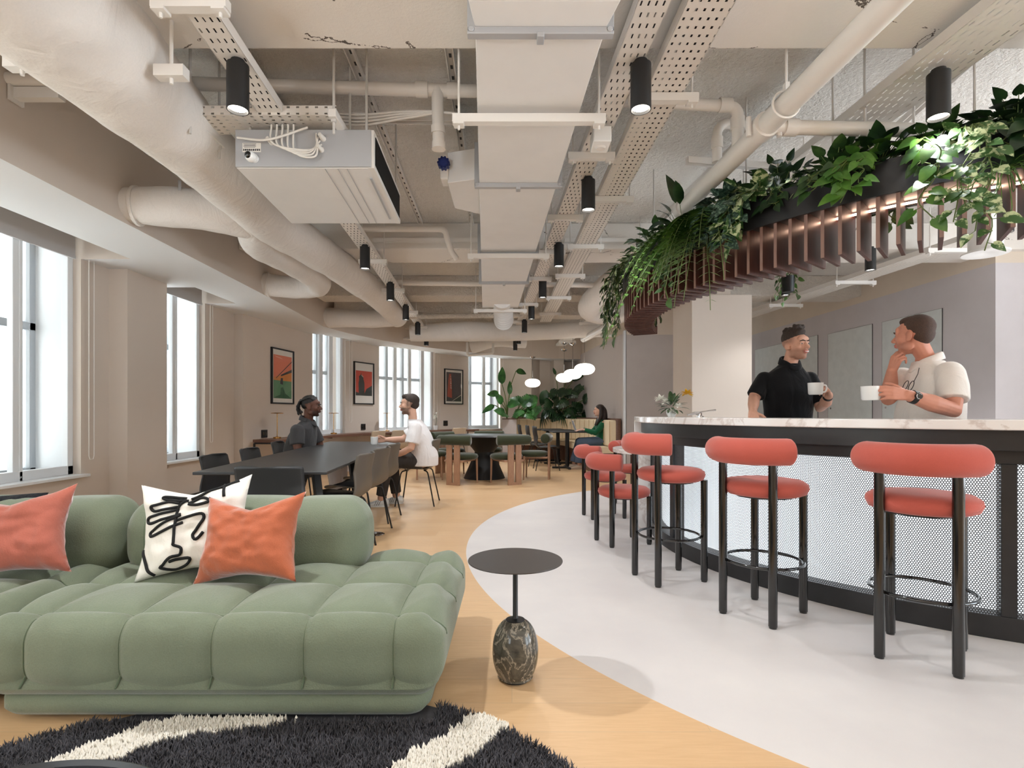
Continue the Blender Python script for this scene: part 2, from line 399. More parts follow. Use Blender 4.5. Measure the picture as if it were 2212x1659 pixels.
# bulkhead along the windows (its underside is notched in front of the two near windows for the blinds)
rear = [(-3.91, -3), (-3.91, 2.75), (-3.46, 2.75), (-3.46, 4.9), (-3.91, 4.9), (-3.91, 6.0), (-3.52, 6.0), (-3.52, 6.88), (-3.91, 6.88), (-3.91, 7.6), (-3.785, 7.6),
        (-3.57, 9.4), (-3.4, 9.6), (-3.05, 10.3), (-3.19, 10.35), (-2.78, 11.3), (-2.66, 11.3), (-1.72, 12.45), (-1.80, 12.55), (-1.087, 13.35), (-1.03, 13.28), (-.26, 13.75), (-.3, 13.85), (.5, 13.97), (1.42, 14.7), (1.9, 14.7)]
front = [(-2.76, -3), (-2.81, 2.97), (-2.834, 3.61), (-2.92, 6.24), (-3.04, 8.7), (-2.86, 9.45), (-2.49, 10.37), (-1.85, 11.4), (-1.1, 12.25), (-.35, 13.0), (.5, 13.55), (1.2, 13.85), (1.9, 13.98)]
bk = MB(); bk.cur = 0; bk.prism(rear+front[::-1], ZS, ZC)
bk.mi = [1 if i == 0 else 0 for i in range(len(bk.mi))]
o = bk.build('trim_1', [M['wall'], M['soffit']], smooth=False); struct(o)
tag(o, 'beige bulkhead with white underside running above all the windows')
# downstand beams
def beam(n, y0, y1, z, tilt=0, m='beam', x0=-2.9, x1=7.5):
    b = MB(); b.prism([(x0, y0-tilt*x0), (x1, y0-tilt*x1), (x1, y1-tilt*x1), (x0, y1-tilt*x0)], z, ZC)
    o = struct(b.build('trim_%d' % n, M[m], smooth=False, bevel=.012)); return o
tag(beam(2, 1.75, 2.57, 2.85), 'wide cracked plaster beam overhead nearest the camera')
tag(beam(3, 5.72, 6.25, 2.86), 'plaster ceiling beam beyond the air conditioning unit')
tag(beam(4, 7.9, 8.35, 2.84, m='rough'), 'rough sprayed ceiling beam under the duct end')
tag(beam(5, 9.15, 9.55, 2.80, -.12, m='rough', x1=1.9), 'slanting sprayed beam in the far ceiling')
tag(beam(6, 10.9, 11.3, 2.82, 0, m='rough', x1=1.9), 'sprayed beam in the ceiling above the round table')
# right-hand wall behind the bar, its return and the rest of the shell
SL = .045
wr_ = MB(); yn, yf = 5.81, 14.9
wr_.prism([(5.2, yn), (5.2-SL*(yf-yn), yf), (5.6, yf), (8, yf), (8, yn)], 0, ZC)
struct(wr_.build('wall_right', M['wall_lav'], smooth=False))
wn_ = MB()
for a, b in ((-3.2, -2.9), (-.2, .2), (2.6, 5.81)): wn_.box((7.7, (a+b)/2, ZC/2), (.4, b-a, ZC))  # openings added in this unseen wall to let in more daylight
wn_.box((7.7, 1.3, .1), (.4, 9.0, .2)); wn_.box((7.7, 1.3, ZC-.05), (.4, 9.0, .1))
struct(wn_.build('wall_right_near', M['wall'], smooth=False))
for a, b in ((-2.9, -.2), (.2, 2.6)): portal((7.9, (a+b)/2, 1.65), (-1, 0, 0), b-a, 2.84)
wb = MB()
for a, b in ((-4.4, -3.9), (-2.7, 8.0)): wb.box(((a+b)/2, -3.2, ZC/2), (b-a, .3, ZC))
for a, b in ((-3.9, -2.7),):  # unseen opening behind the camera, added and sized for its daylight
    wb.box(((a+b)/2, -3.2, .5), (b-a, .3, 1.0)); wb.box(((a+b)/2, -3.2, ZC-.04), (b-a, .3, .08))
    portal(((a+b)/2, -3.3, 2.02), (0, 1, 0), b-a, 2.0)
struct(wb.build('wall_front', M['wall'], smooth=False))
# partition: ribbed lilac panel towards the cafe corner, grey face towards the bar
PX0, PY0, PX1, PY1 = 2.14, 10.15, 1.72, 14.7
pt = MB(); pt.prism([(PX0, PY0), (3.7, PY0), (3.7, PY1), (PX1, PY1)], 0, ZC)
struct(pt.build('wall_partition', M['wall_grey'], smooth=False))
rb = MB(); n = 120
dv = Vector((PX1-PX0, PY1-PY0, 0)); L = dv.length; dv.normalize(); nv = Vector((-dv.y, dv.x, 0))
for i in range(n):
    p = Vector((PX0, PY0, 0))+dv*(.10+(L-.1)*i/n); q = p+dv*(L/n-.012)
    rb.prism([tuple(p[:2]), tuple(q[:2]), tuple((q+nv*.02)[:2]), tuple((p+nv*.02)[:2])], 0, 2.64)
o = struct(rb.build('trim_7', M['rib'], smooth=False)); tag(o, 'pale lilac panel of fine vertical ribs behind the seated woman')
o = struct(MB().box((PX0-.012, PY0+.05, 1.34), (.05, .1, 2.68)).build('trim_8', M['frame_white'], bevel=.004)); tag(o, 'white corner trim at the end of the ribbed panel')
# column beside the bar
cl = MB(); cl.prism([(2.33, 7.0), (3.11, 7.0), (3.08, 7.72), (2.30, 7.72)], 0, 2.66)
cl.prism([(2.5, 7.06), (2.86, 7.06), (2.86, 7.6), (2.5, 7.6)], 2.66, ZC)
o = struct(cl.build('wall_column', M['wall'], smooth=False, bevel=.006)); tag(o, 'square beige column standing behind the end of the bar')
# black skirting
bb = MB()
for p, q in (((-3.9, 2), (-3.9, 5.24)), ((-3.72, 5.24), (-3.72, 5.84)), ((-3.9, 5.84), (-3.9, 7.6)), ((-3.775, 7.6), (-3.535, 9.6))):
    p = Vector(p); q = Vector(q); d = (q-p).normalized(); nn = Vector((d.y, -d.x))*.02
    bb.prism([tuple(p), tuple(q), tuple(q+nn), tuple(p+nn)], 0, .14)
struct(bb.build('baseboard_left', M['black'], smooth=False))

# ---------------------------------------------------------------- windows
def window(n, p0, p1, z0, z1, mull, transom, out_mull):
    p0 = Vector((*p0, 0)); p1 = Vector((*p1, 0)); d = (p1-p0).normalized(); nrm = Vector((-d.y, d.x, 0)); Lw = (p1-p0).length
    root = struct(empty('window_%d' % n, p0)); root.rotation_euler.z = math.atan2(d.y, d.x)
    fr = MB()                                                        # inner secondary glazing; local x along the wall, y outwards
    for x in (0.03, Lw-.03): fr.box((x, .10, (z0+z1)/2), (.06, .06, z1-z0))
    for z in (z0+.04, z1-.04): fr.box((Lw/2, .10, z), (Lw, .06, .08))
    for x in mull: fr.box((x*Lw, .10, (z0+z1)/2), (.055, .05, z1-z0)); fr.box((x*Lw+.04, .085, (z0+z1)/2), (.03, .03, z1-z0))
    fr.build('window_frame', M['frame_white'], root, bevel=.004)
    of = MB()
    for x in (.03, Lw-.03): of.box((x, .44, (z0+z1)/2), (.07, .07, z1-z0))
    for z in (z0+.03, z1-.03, transom): of.box((Lw/2, .44, z), (Lw, .07, .07))
    for x in out_mull: of.box((x*Lw, .44, (z0+z1)/2), (.07, .08, z1-z0))
    of.build('outer_frame', M['frame_grey'], root, bevel=.004)
    for x in (.004, Lw-.004): MB().box((x, .28, (z0+z1)/2), (.008, .30, z1-z0)).build('reveal', M['frame_white'], root)
    MB().box((Lw/2, .28, z0+.004), (Lw-.02, .30, .008)).build('reveal', M['frame_white'], root)
    MB().quad((.05, .10, z0+.06), (Lw-.05, .10, z0+.06), (Lw-.05, .10, z1-.06), (.05, .10, z1-.06)).build('pane', M['glass'], root)
    MB().quad((.05, .44, z0+.06), (Lw-.05, .44, z0+.06), (Lw-.05, .44, z1-.06), (.05, .44, z1-.06)).build('pane', M['glass'], root)
    sill = MB().box((Lw/2, .02, z0-.012), (Lw+.08, .16, .026)).build('window_sill', M['frame_white'], root, bevel=.005)
    a = p0+d*Lw/2+nrm*.5; portal((a.x, a.y, (z0+z1)/2), -nrm, Lw, z1-z0)
    return root, d, nrm, Lw
BL = {1: 'rolled grey blind with bead chain at the nearest tall window', 2: 'rolled blind with bead chain at the second window past the pier',
      3: 'rolled blind at the window right of the green and orange poster', 4: 'rolled blind at the double window right of the red poster', 5: 'rolled blind on the window beside the tall plant'}
for k, (i, mull, tr, om) in enumerate([(1, [.74], 1.9, [.42, .80]), (3, [.5], 1.95, [.5]), (7, [.32, .62], 1.9, [.3, .62]), (9, [.30, .56, .80], 1.9, [.33, .62]), (11, [.52], 1.9, [.3, .72])], 1):
    a, b, z0, z1 = WINS[i]
    r_, d, nr, Lw = window(k, W[a], W[b], z0, z1, mull, tr, om)
    base = Vector((*W[a], 0)); t = thing('roller_blind', BL[k], 'blind', (base.x, base.y, z1-.2), math.atan2(d.y, d.x), 'roller blinds')
    zb = {1: 2.52, 2: 2.50}.get(k, 2.58)-(z1-.2)
    MB().cyl((.04, -.03, .1), (Lw-.04, -.03, .1), .035).build('roller', M['blind'], t)
    bm_ = MB(); bm_.box((Lw/2, .012, (zb+.1)/2+.02), (Lw-.1, .004, .1-zb+.04)); bm_.build('blind_cloth', M['blind'], t)
    MB().box((Lw/2, .012, zb), (Lw-.1, .016, .03)).build('bottom_bar', M['blind'], t)
    ch = MB(); zz = {1: .70, 2: .75}.get(k, .95)-(z1-.2); xs = Lw+.03 if k < 3 else Lw+.06
    ch.tube([(xs, -.05, .1), (xs, -.05, zz+.03), (xs+.012, -.05, zz), (xs+.05, -.05, zz), (xs+.06, -.05, zz+.03), (xs+.06, -.05, .1)], .0032, 6)
    ch.build('bead_chain', M['white_metal'], t)
# ---------------------------------------------------------------- the street outside
bd = thing('street_building', 'pale stone building with rows of dark windows across the street', 'building', (-9.5, 4, -6))
fc = MB(); fc.box((-1.5, 3, 8), (3, 40, 22)).build('facade', M['stone'], bd)
for row in range(6):
    for c_ in range(9):
        y = -2.15+c_*1.8; z = 5.55+row*1.36-1.36
        MB().box((.02, y, z+.4), (.1, .62, .80)).build('facade_window', M['dark_glass'], bd)
        MB().box((.05, y, z-.04), (.14, .74, .07)).build('facade_sill', M['frame_white'], bd)
bd2 = thing('stone_building', 'white building blazing in daylight beyond the far windows', 'building', (-2, 29, -6))
MB().box((8, 3, 8), (30, 5, 20)).build('facade', M['stone'], bd2)
for c_ in range(9):
    for row in range(3): MB().box((-9+c_*3.2, .48, 6.3+row*3), (1.3, .1, 1.9)).build('facade_window', M['frame_grey'], bd2)
# ---------------------------------------------------------------- ceiling services
DIRX = -.05                                   # ducts, trays and pipes drift this much to the left per metre
def run(x, y0, y): return x+DIRX*(y-y0)
# central rectangular duct
dt = thing('air_duct', 'long white rectangular air duct running down the middle of the ceiling', 'duct', (.1, 2.1, 2.6))
ZD = 2.595
def dsec(y0, y1, w0, w1, z0=ZD, z1=2.84):
    b = MB(); c0, c1 = run(.108, 2.1, y0), run(.108, 2.1, y1)
    b.add([(c0-w0/2, y0, z0), (c0+w0/2, y0, z0), (c0+w0/2, y0, z1), (c0-w0/2, y0, z1), (c1-w1/2, y1, z0), (c1+w1/2, y1, z0), (c1+w1/2, y1, z1), (c1-w1/2, y1, z1)],
          [(0, 1, 2, 3), (7, 6, 5, 4), (0, 4, 5, 1), (1, 5, 6, 2), (2, 6, 7, 3), (3, 7, 4, 0)])
    return b.build('duct_section', M['duct'], dt, True, bevel=.003)
dsec(1.2, 1.93, .80, .545); dsec(1.93, 2.075, .545, .5); ys = [2.075, 3.47, 4.95, 6.05, 7.55]
for a, b in zip(ys, ys[1:]): dsec(a+.004, b-.004, .5, .5)
for y in ys[:4]:
    w = .5 if y != 1.95 else .545; c = run(.108, 2.1, y); b = MB()
    b.box((c, y, ZD-.014), (w+.06, .035, .028)); b.box((c-w/2-.015, y, ZD+.12), (.03, .035, .28)); b.box((c+w/2+.015, y, ZD+.12), (.03, .035, .28))
    b.box((c, y, ZD-.034), (.028, .05, .02))
    for sx in (-1, 1): b.cyl((c+sx*(w/2+.015), y-.022, ZD-.01), (c+sx*(w/2+.015), y+.022, ZD-.01), .012, seg=8)
    b.build('duct_flange', M['grey_metal'], dt, True, bevel=.003)
def strut(mb, c, wd, z, depth=.041, rods=True, up=None, rz=0):
    """slotted channel under a run with two threaded rods up to the slab"""
    cx, cy = c; ca, sa = math.cos(rz), math.sin(rz)
    mb.box((cx, cy, z-.02), (wd, depth, .04), rz)
    for sx in (-1, 1):
        x = cx+sx*(wd/2-.03)*ca; y = cy+sx*(wd/2-.03)*sa
        mb.box((x, y, z-.045), (.05, .05, .012), rz)
        mb.cyl((x, y, z-.07), (x, y, up or ZC), .006, seg=6)
for y in (2.62, 4.9, 7.5):
    b = MB(); strut(b, (run(.108, 2.1, y), y), .74, ZD-.03); b.build('support_channel', M['white_metal'], dt, True)
b = MB()                                       # spiral spigot at the end of the duct
b.lathe([(.15, 0), (.15, .28)], (0, 0, 0), 24)
sp = MB(); c = run(.108, 2.1, 7.75)
pts = [(c+.04, 7.3, 2.68), (c+.04, 7.7, 2.68), (c+.05, 8.1, 2.66), (c+.06, 8.5, 2.58)]
sp.tube(spline(pts, 8), .14, 24)
for k in range(12): sp.tube([(c+.045, 7.58+.06*k, 2.68-.0012*k*k), (c+.045, 7.59+.06*k, 2.68-.0012*k*k)], .145, 24)
sp.build('spiral_spigot', M['duct'], dt, True)
# side box on the duct with a blue valve wheel
sb = MB(); sb.prism([(-.2, 3.45), (-.42, 3.52), (-.42, 3.95), (-.2, 4.1)], 2.62, 2.82); sb.build('side_branch', M['duct'], dt, True, bevel=.004)

# cable trays
def tray(name, label, x0, yref, y0, y1, wd, z, m, side=.05, nseg=1, struts=(), lids=None, cable=None, sw=None, slope=DIRX):
    t = thing(name, label, 'cable tray', (x0, y0, z)); qs = []
    fx = lambda y: x0+slope*(y-yref)
    xa, xb = fx(y0), fx(y1)
    qs.append(([(xa-wd/2, y0, z), (xa+wd/2, y0, z), (xb+wd/2, y1, z), (xb-wd/2, y1, z)], [(0, 0), (wd, 0), (wd, y1-y0), (0, y1-y0)]))
    uvbuild('perforated_base', qs, m, t, True)
    for sx in (-1, 1):
        s = MB(); e = sx*wd/2
        s.add([(xa+e-.0015, y0, z), (xa+e+.0015, y0, z), (xb+e+.0015, y1, z), (xb+e-.0015, y1, z), (xa+e-.0015, y0, z+side), (xa+e+.0015, y0, z+side), (xb+e+.0015, y1, z+side), (xb+e-.0015, y1, z+side)],
              [(0, 1, 2, 3), (7, 6, 5, 4), (0, 4, 5, 1), (1, 5, 6, 2), (2, 6, 7, 3), (3, 7, 4, 0)])
        s.build('side_rail', M['white_metal'], t, True)
    if cable is not None:
        cb = MB()
        for k in range(cable):
            off = (k-(cable-1)/2)*wd*.8/max(1, cable)
            cb.tube([(lerp(xa, xb, q/12)+off+random.uniform(-.006, .006), lerp(y0, y1, q/12), z+.014) for q in range(13)], .009, 6)
        cb.build('cable', M['dark_cable'], t, True)  # unseen dark cables, added so the slots look dark from below
    for y in struts:
        b = MB(); strut(b, (fx(y), y), sw or wd+.16, z-.002); b.build('support_channel', M['white_metal'], t, True)
    return t, fx
ZT = 2.715
tL, fL = tray('cable_tray', 'narrow slotted cable tray along the left row of spotlights', -1.25, 2.3, 1.6, 11.3, .13, ZT, M['slot_tray'], cable=6, slope=-.058,
              struts=(2.08, 4.0, 5.6, 6.9, 8.4, 9.9, 11.1))
tR, fR = tray('cable_tray', 'narrow slotted cable tray carrying the middle row of spotlights right of the duct', .555, 2.2, 1.6, 12.2, .13, ZT+.02, M['slot_tray'], cable=6, slope=-.055,
              struts=(3.35, 4.4, 5.35, 6.4, 7.9, 9.4, 11.0))
tW, fW = tray('cable_tray', 'wider punched cable tray beside the middle spotlights', .785, 2.2, 1.6, 9.6, .19, ZT+.03, M['dot_tray'], cable=5, slope=-.026,
              struts=(2.75, 4.05, 5.2, 6.3, 7.5, 8.7))
tB, fB = tray('cable_tray', 'broad slotted cable tray over the bar at the upper right', 2.03, 2.3, 1.5, 8.6, .27, ZT+.03, M['wide_tray'], cable=0 or None, slope=-.07, struts=(3.95, 5.4), sw=.5)
tC, fC = tray('cable_tray', 'slotted cable tray along the back wall behind the bar', 4.35, 5.0, 4.4, 10.5, .28, 2.74, M['wide_tray'], slope=-.1, struts=(5.3, 6.6, 8.0), sw=.5)
tray('cable_tray', 'slotted cable tray carrying the globe pendants over the cafe corner', 1.36, 9.9, 9.2, 13.0, .22, 2.74, M['slot_tray'], slope=-.062, struts=(9.6, 10.8, 12.0))
# cross tray over the air conditioner, on its own two channels
ct = thing('cable_tray', 'short perforated tray crossing in front of the air conditioning unit', 'cable tray', (-1.3, 2.9, 2.6))
y0 = 2.86; x0, x1 = -1.66, -.93; zt = 2.70
uvbuild('perforated_base', [([(x0, y0, zt), (x1, y0, zt), (x1, y0+.2, zt), (x0, y0+.2, zt)], [(0, 0), (0, x1-x0), (.2, x1-x0), (.2, 0)]),
                            ([(x0, y0, zt), (x1, y0, zt), (x1, y0, zt+.05), (x0, y0, zt+.05)], [(.01, 0), (.01, x1-x0), (.06, x1-x0), (.06, 0)])], M['dot_tray'], ct, True)
for x in (x0-.02, x1+.0):
    b = MB(); b.box((x, y0+.1, zt-.024), (.042, .34, .042)); b.build('support_channel', M['white_metal'], ct, True, bevel=.003)
    b = MB()
    for yy in (y0-.04, y0+.24): b.cyl((x, yy, zt-.12), (x, yy, ZC), .007, seg=8); b.cyl((x, yy, zt-.062), (x, yy, zt-.046), .014, seg=6)
    b.build('threaded_rod', M['zinc'], ct, True)
# air conditioning unit
ac = thing('air_conditioner', 'white ducted air conditioning unit hanging from the ceiling', 'air conditioner', (-1.14, 3.35, 2.45))
AX0, AX1, AY0, AY1, AZ0, AZ1 = -1.5, -.745, 2.94, 3.80, 2.455, 2.66
MB().add([(AX0, AY0, AZ0), (AX1-.02, AY0, AZ0), (AX1-.06, AY1, AZ0), (AX0-.05, AY1, AZ0), (AX0, AY0, AZ1), (AX1-.02, AY0, AZ1), (AX1-.06, AY1, AZ1), (AX0-.05, AY1, AZ1)],
         [(0, 1, 2, 3), (7, 6, 5, 4), (0, 4, 5, 1), (1, 5, 6, 2), (2, 6, 7, 3), (3, 7, 4, 0)]).build('casing', M['duct'], ac, True, bevel=.004)
MB().box(((AX0+AX1)/2-.01, AY0-.006, (AZ0+AZ1)/2), (AX1-AX0-.02, .012, AZ1-AZ0-.004)).build('end_panel', M['grey_metal'], ac, True, bevel=.002)
g = MB(); g.box((AX1-.022, AY0+.012, (AZ0+AZ1)/2), (.03, .03, AZ1-AZ0)); g.bar((AX1-.02, AY0, AZ0+.012), (AX1-.055, AY1, AZ0+.012), .03, .025); g.bar((AX1-.02, AY0, AZ1-.01), (AX1-.055, AY1, AZ1-.01), .03, .02)
g.build('grille_frame', M['white_metal'], ac, True)
g = MB(); g.add([(AX1-.008, AY0+.03, AZ0+.03), (AX1-.043, AY1-.01, AZ0+.03), (AX1-.043, AY1-.01, AZ1-.02), (AX1-.008, AY0+.03, AZ1-.02)], [(0, 1, 2, 3)])
for k in range(60):
    t = k/60; g.bar((AX1-.006-.035*t, AY0+.04+.8*t, AZ0+.03), (AX1-.006-.035*t, AY0+.04+.8*t, AZ1-.02), .004, .004)
g.build('grille', M['black'], ac, True)
g = MB()
for xx in (-1.02, -.95, -.90): g.bar((xx, AY0+.01, AZ0-.0015), (xx-.05, AY1-.01, AZ0-.0015), .002, .003)
g.bar((-.80, AY0+.12, AZ0-.003), (-.835, AY1-.1, AZ0-.003), .012, .006); g.build('seam', M['grey_metal'], ac, True)
g = MB()
for k in range(5):
    a = (-1.30+.03*k, AY0-.02, AZ1+.02); b = (-1.28+.03*k, AY0-.05, AZ0+.11-.012*k); c = (-1.13+.02*k, AY0-.05, AZ0+.075-.008*k); d = (-1.02-.01*k, AY0-.015, AZ0+.10+.02*k)
    g.tube(spline([a, b, c, d], 8), .005, 6)
g.tube(spline([(-1.48, AY0-.03, AZ0+.15), (-1.3, AY0-.06, AZ0+.125), (-1.1, AY0-.03, AZ1)], 8), .006, 6); g.build('cable', M['white_cable'], ac, True)
g = MB()
for x, z in ((-1.02, .15), (-1.03, .09), (-1.30, .13)): g.cyl((x, AY0, AZ0+z), (x-.01, AY0-.05, AZ0+z+.01), .016, .010, 10)
g.build('cable_gland', M['white_cable'], ac, True)
cm = MB(); cm.ell((-1.405, AY0-.035, AZ0+.045), (.028, .034, .028)); cm.cyl((-1.395, AY0-.01, AZ0+.045), (-1.395, AY0-.03, AZ0+.045), .024); t = cm.build('sensor', M['china'], ac, True)
MB().ell((-1.408, AY0-.058, AZ0+.045), (.019, .014, .019)).build('sensor_lens', M['satin_black'], ac, True)
lb = MB(); lb.box((-1.41, AY0-.0135, AZ0+.105), (.1, .002, .05)); lb.build('rating_label', M['paper'], ac, True)
lb = MB()
for k in range(9): lb.box((-1.452+.0105*k, AY0-.0152, AZ0+.092), (.006+.002*(k % 2), .001, .010))
for k in range(4): lb.box((-1.42, AY0-.0152, AZ0+.124-.006*k), (.07-.01*(k % 2), .001, .002))
lb.build('label_print', M['dark_cable'], ac, True)
b = MB()
for x in (AX0+.05, AX1-.06):
    for y in (AY0+.05, AY1-.05): b.cyl((x, y, AZ1-.01), (x, y, ZC), .007, seg=6)
b.build('threaded_rod', M['zinc'], ac, True)

# fabric-wrapped ducts at the left
def wobble(pts, r, amp=.07, seed=0, n=10, lobes=0):
    P = spline(pts, n); R = []
    idx = np.linspace(0, len(r)-1, len(P)); R = np.interp(idx, range(len(r)), r); rings = []; u = None; seg = 40
    for i, p in enumerate(P):
        d = (P[min(i+1, len(P)-1)]-P[max(i-1, 0)]).normalized()
        if u is None: u, _ = basis(d)
        u = (u-d*u.dot(d)).normalized(); v = d.cross(u); ring = []
        for k in range(seg):
            a = 2*PI*k/seg; q = u*math.cos(a)+v*math.sin(a); s_ = p+q*R[i]
            f = 1+amp*noise.noise(Vector((s_.x*3+seed, s_.y*2.2, s_.z*3)))+amp*.5*noise.noise(Vector((s_.x*9+seed, s_.y*7, s_.z*9)))
            ring.append(p+q*R[i]*f)
        rings.append(ring)
    return MB().loft(rings)
fd = thing('fabric_wrapped_duct', 'fat white fabric wrapped duct tapering along the left of the ceiling', 'duct', (-1.9, 4, 2.7))
wobble([(-1.90, .9, 2.80), (-1.86, 1.8, 2.80), (-1.85, 2.5, 2.74), (-1.90, 3.3, 2.72), (-1.99, 4.45, 2.71), (-1.90, 5.7, 2.72), (-1.85, 7.2, 2.73), (-1.90, 9.0, 2.72)],
       [.34, .33, .25, .21, .18, .17, .17, .16], .09, 1, 14).build('main_run', M['wrap'], fd, True, angle=80)
wobble([(-1.98, 4.55, 2.70), (-2.20, 4.30, 2.69), (-2.44, 4.12, 2.68), (-2.88, 4.02, 2.67)], [.15, .16, .15, .13], .08, 5, 14).build('branch', M['wrap'], fd, True, angle=80)
wobble([(-2.03, 4.2, 2.68), (-2.22, 4.75, 2.64), (-2.24, 5.4, 2.66), (-2.22, 6.0, 2.66), (-2.30, 6.42, 2.65), (-2.55, 6.52, 2.64), (-2.96, 6.42, 2.65)], [.12, .15, .14, .14, .14, .13, .13], .09, 9, 12).build('branch', M['wrap'], fd, True, angle=80)
wobble([(-1.90, 8.85, 2.70), (-2.3, 8.95, 2.69), (-2.7, 8.9, 2.69), (-3.08, 8.86, 2.69)], [.15, .155, .15, .16], .05, 13, 10).build('branch', M['wrap'], fd, True, angle=80)
b = MB()
for c, ax, r in (((-2.80, 4.04, 2.67), (-1, -.2, 0), .145), ((-2.90, 6.44, 2.65), (-1, -.2, 0), .145), ((-3.0, 8.87, 2.69), (-1, 0, 0), .165)):
    a = Vector(ax).normalized()*.01; b.cyl(Vector(c)-a, Vector(c)+a, r, seg=28)
b.build('collar', M['wrap'], fd, True)
b = MB(); b.cyl((-2.47, 4.03, 2.80), (-2.485, 4.02, 2.80), .055, seg=20); b.cyl((-2.47, 4.03, 2.80), (-2.42, 4.06, 2.74), .01, seg=8); b.build('damper_dial', M['grey_metal'], fd, True)
for x, y, z in ((-2.13, 2.35, 2.64), (-1.50, 2.38, 2.62)):
    b = MB(); b.box((x, y, z), (.13, .05, .05)); b.cyl((x, y, z-.05), (x, y, ZC), .008, seg=8); b.build('support_channel', M['white_metal'], fd, True)
# the same kind of duct, far right of the central duct
fd2 = thing('fabric_wrapped_duct', 'white wrapped duct dropping beside the trailing plants at mid ceiling', 'duct', (1.2, 7.5, 2.7))
wobble([(1.45, 6.9, 2.92), (1.28, 7.3, 2.82), (1.12, 7.8, 2.66), (1.35, 8.1, 2.62), (1.75, 8.2, 2.66)], [.15, .17, .17, .16, .15], .05, 21, 10).build('main_run', M['wrap'], fd2, True, angle=80)
fd3 = thing('ventilation_duct', 'round white duct crossing the far ceiling beneath the sprayed beams', 'duct', (0, 9.9, 2.6))
wobble([(-1.9, 10.1, 2.62), (-.8, 10.15, 2.66), (.3, 10.0, 2.62), (1.6, 9.8, 2.66)], [.15, .19, .15, .15], .04, 25, 10).build('main_run', M['wrap'], fd3, True, angle=80)
fd4 = thing('ventilation_duct', 'large white duct bulging from the far bulkhead', 'duct', (-.5, 12.2, 2.75))
wobble([(-.9, 12.25, 2.66), (-.35, 12.1, 2.74), (.3, 12.3, 2.72)], [.18, .13, .12], .04, 29, 8).build('main_run', M['wrap'], fd4, True, angle=80)

vd = thing('ventilation_duct', 'short vertical round vent dropping from the ceiling behind the slats at right', 'duct', (4.03, 4.6, 2.48))
MB().cyl((4.03, 4.6, 2.49), (4.03, 4.6, ZC), .118, seg=32).build('vent_body', M['duct'], vd, True)
MB().lathe([(.10, .03), (.118, .03), (.165, .012), (.165, 0), (.05, .004), (0, .02)], (4.03, 4.6, 2.475), 36).build('vent_flange', M['duct'], vd, True)

# pipes
def pipe(label, pts, r, sockets=(), m='pipe', hangers=(), clamps=(), name='pipe', cat='pipe'):
    t = thing(name, label, cat, pts[0]); MB().tube(pts, r, 18).build('tube', M[m], t, True)
    if sockets:
        for p, d in sockets: p = Vector(p); d = Vector(d).normalized()*.035; MB().cyl(p-d, p+d, r*1.22, seg=18).build('socket', M[m], t, True)
    for p in hangers:
        b = MB(); b.cyl((p[0], p[1], p[2]), (p[0], p[1], ZC), .006, seg=6); b.box((p[0], p[1], ZC-.01), (.06, .06, .02)); b.build('hanger_rod', M['white_metal'], t, True)
    return t
def bend(a, b, c, r, n=6):
    a, b, c = Vector(a), Vector(b), Vector(c); p = b+(a-b).normalized()*r; q = b+(c-b).normalized()*r
    return [tuple(p*(1-t)**2+b*2*t*(1-t)+q*t*t) for t in [i/n for i in range(n+1)]]
t = pipe('white crossing pipe under the slab behind the first beam', [(-2.84, 3.02, 2.99), (.35, 3.16, 2.99)], .036, [((-.52, 3.12, 2.99), (1, .05, 0)), ((-.34, 3.13, 2.99), (1, .05, 0))])
b = MB(); b.tube([(-.43, 3.12, 2.99), (-.43, 3.12, 2.90), (-.425, 3.13, 2.68)], .034, 18); b.cyl((-.428, 3.12, 2.78), (-.427, 3.125, 2.74), .04, seg=18); b.lathe([(.0, 0), (.04, 0), (.04, .04)], (-.425, 3.13, 2.65), 18)
b.build('dropped_stub', M['pipe'], t, True)
pipe('white pipe with an elbow right of the punched tray', [(.62, 3.06, 2.89), *bend((.62, 3.06, 2.89), (1.30, 3.10, 2.88), (1.30, 3.12, 2.55), .07), (1.30, 3.12, 2.62)], .032, [((1.22, 3.095, 2.885), (1, .05, 0)), ((1.30, 3.115, 2.79), (0, 0, 1))])
pipe('shorter white pipe with a drop hanging behind the diagonal pipe', [(1.85, 3.5, 2.95), *bend((1.85, 3.5, 2.95), (1.29, 3.4, 2.95), (1.29, 3.4, 2.4), .09), (1.29, 3.4, 2.70)], .030, [((1.29, 3.4, 2.82), (0, 0, 1))])
dp = pipe('thick white pipe slanting to the upper right across the picture', [(1.42, 1.35, 2.62), (1.25, 4.0, 2.62)], .055, [((1.252, 3.96, 2.62), (-.06, 1, 0)), ((1.32, 2.83, 2.62), (-.06, 1, 0))], hangers=[(1.33, 2.62, 2.66)])
b = MB(); ra = [(1.33+.066*math.sin(a), 2.62, 2.62+.066*math.cos(a)) for a in np.linspace(0, 2*PI, 24)[:-1]]
b.tube(ra, .006, 6, closed=True); b.box((1.33, 2.62, 2.70), (.02, .03, .04))
for q in (-.08, .08): b.cyl((1.32+q, 2.83, 2.57), (1.32+q, 2.83, 2.67), .014, seg=8)
b.build('pipe_clamp', M['white_metal'], dp, True)
pipe('white branch pipe leading right from the thick pipe towards the plants', [(1.36, 2.83, 2.62), (3.2, 2.98, 2.66)], .036, [((1.46, 2.838, 2.622), (1, .08, 0))])
pipe('white pipe below the beam at mid ceiling', [(-1.55, 7.2, 2.86), (1.6, 7.35, 2.86)], .035)
pipe('pair of insulated pipes crossing near the far beams, upper one', [(-1.7, 9.0, 2.74), (.2, 8.9, 2.74)], .045, m='rough')
pipe('slim pipe crossing just under the far ceiling ducts', [(-2.3, 10.9, 2.62), (2.0, 10.4, 2.62)], .028)
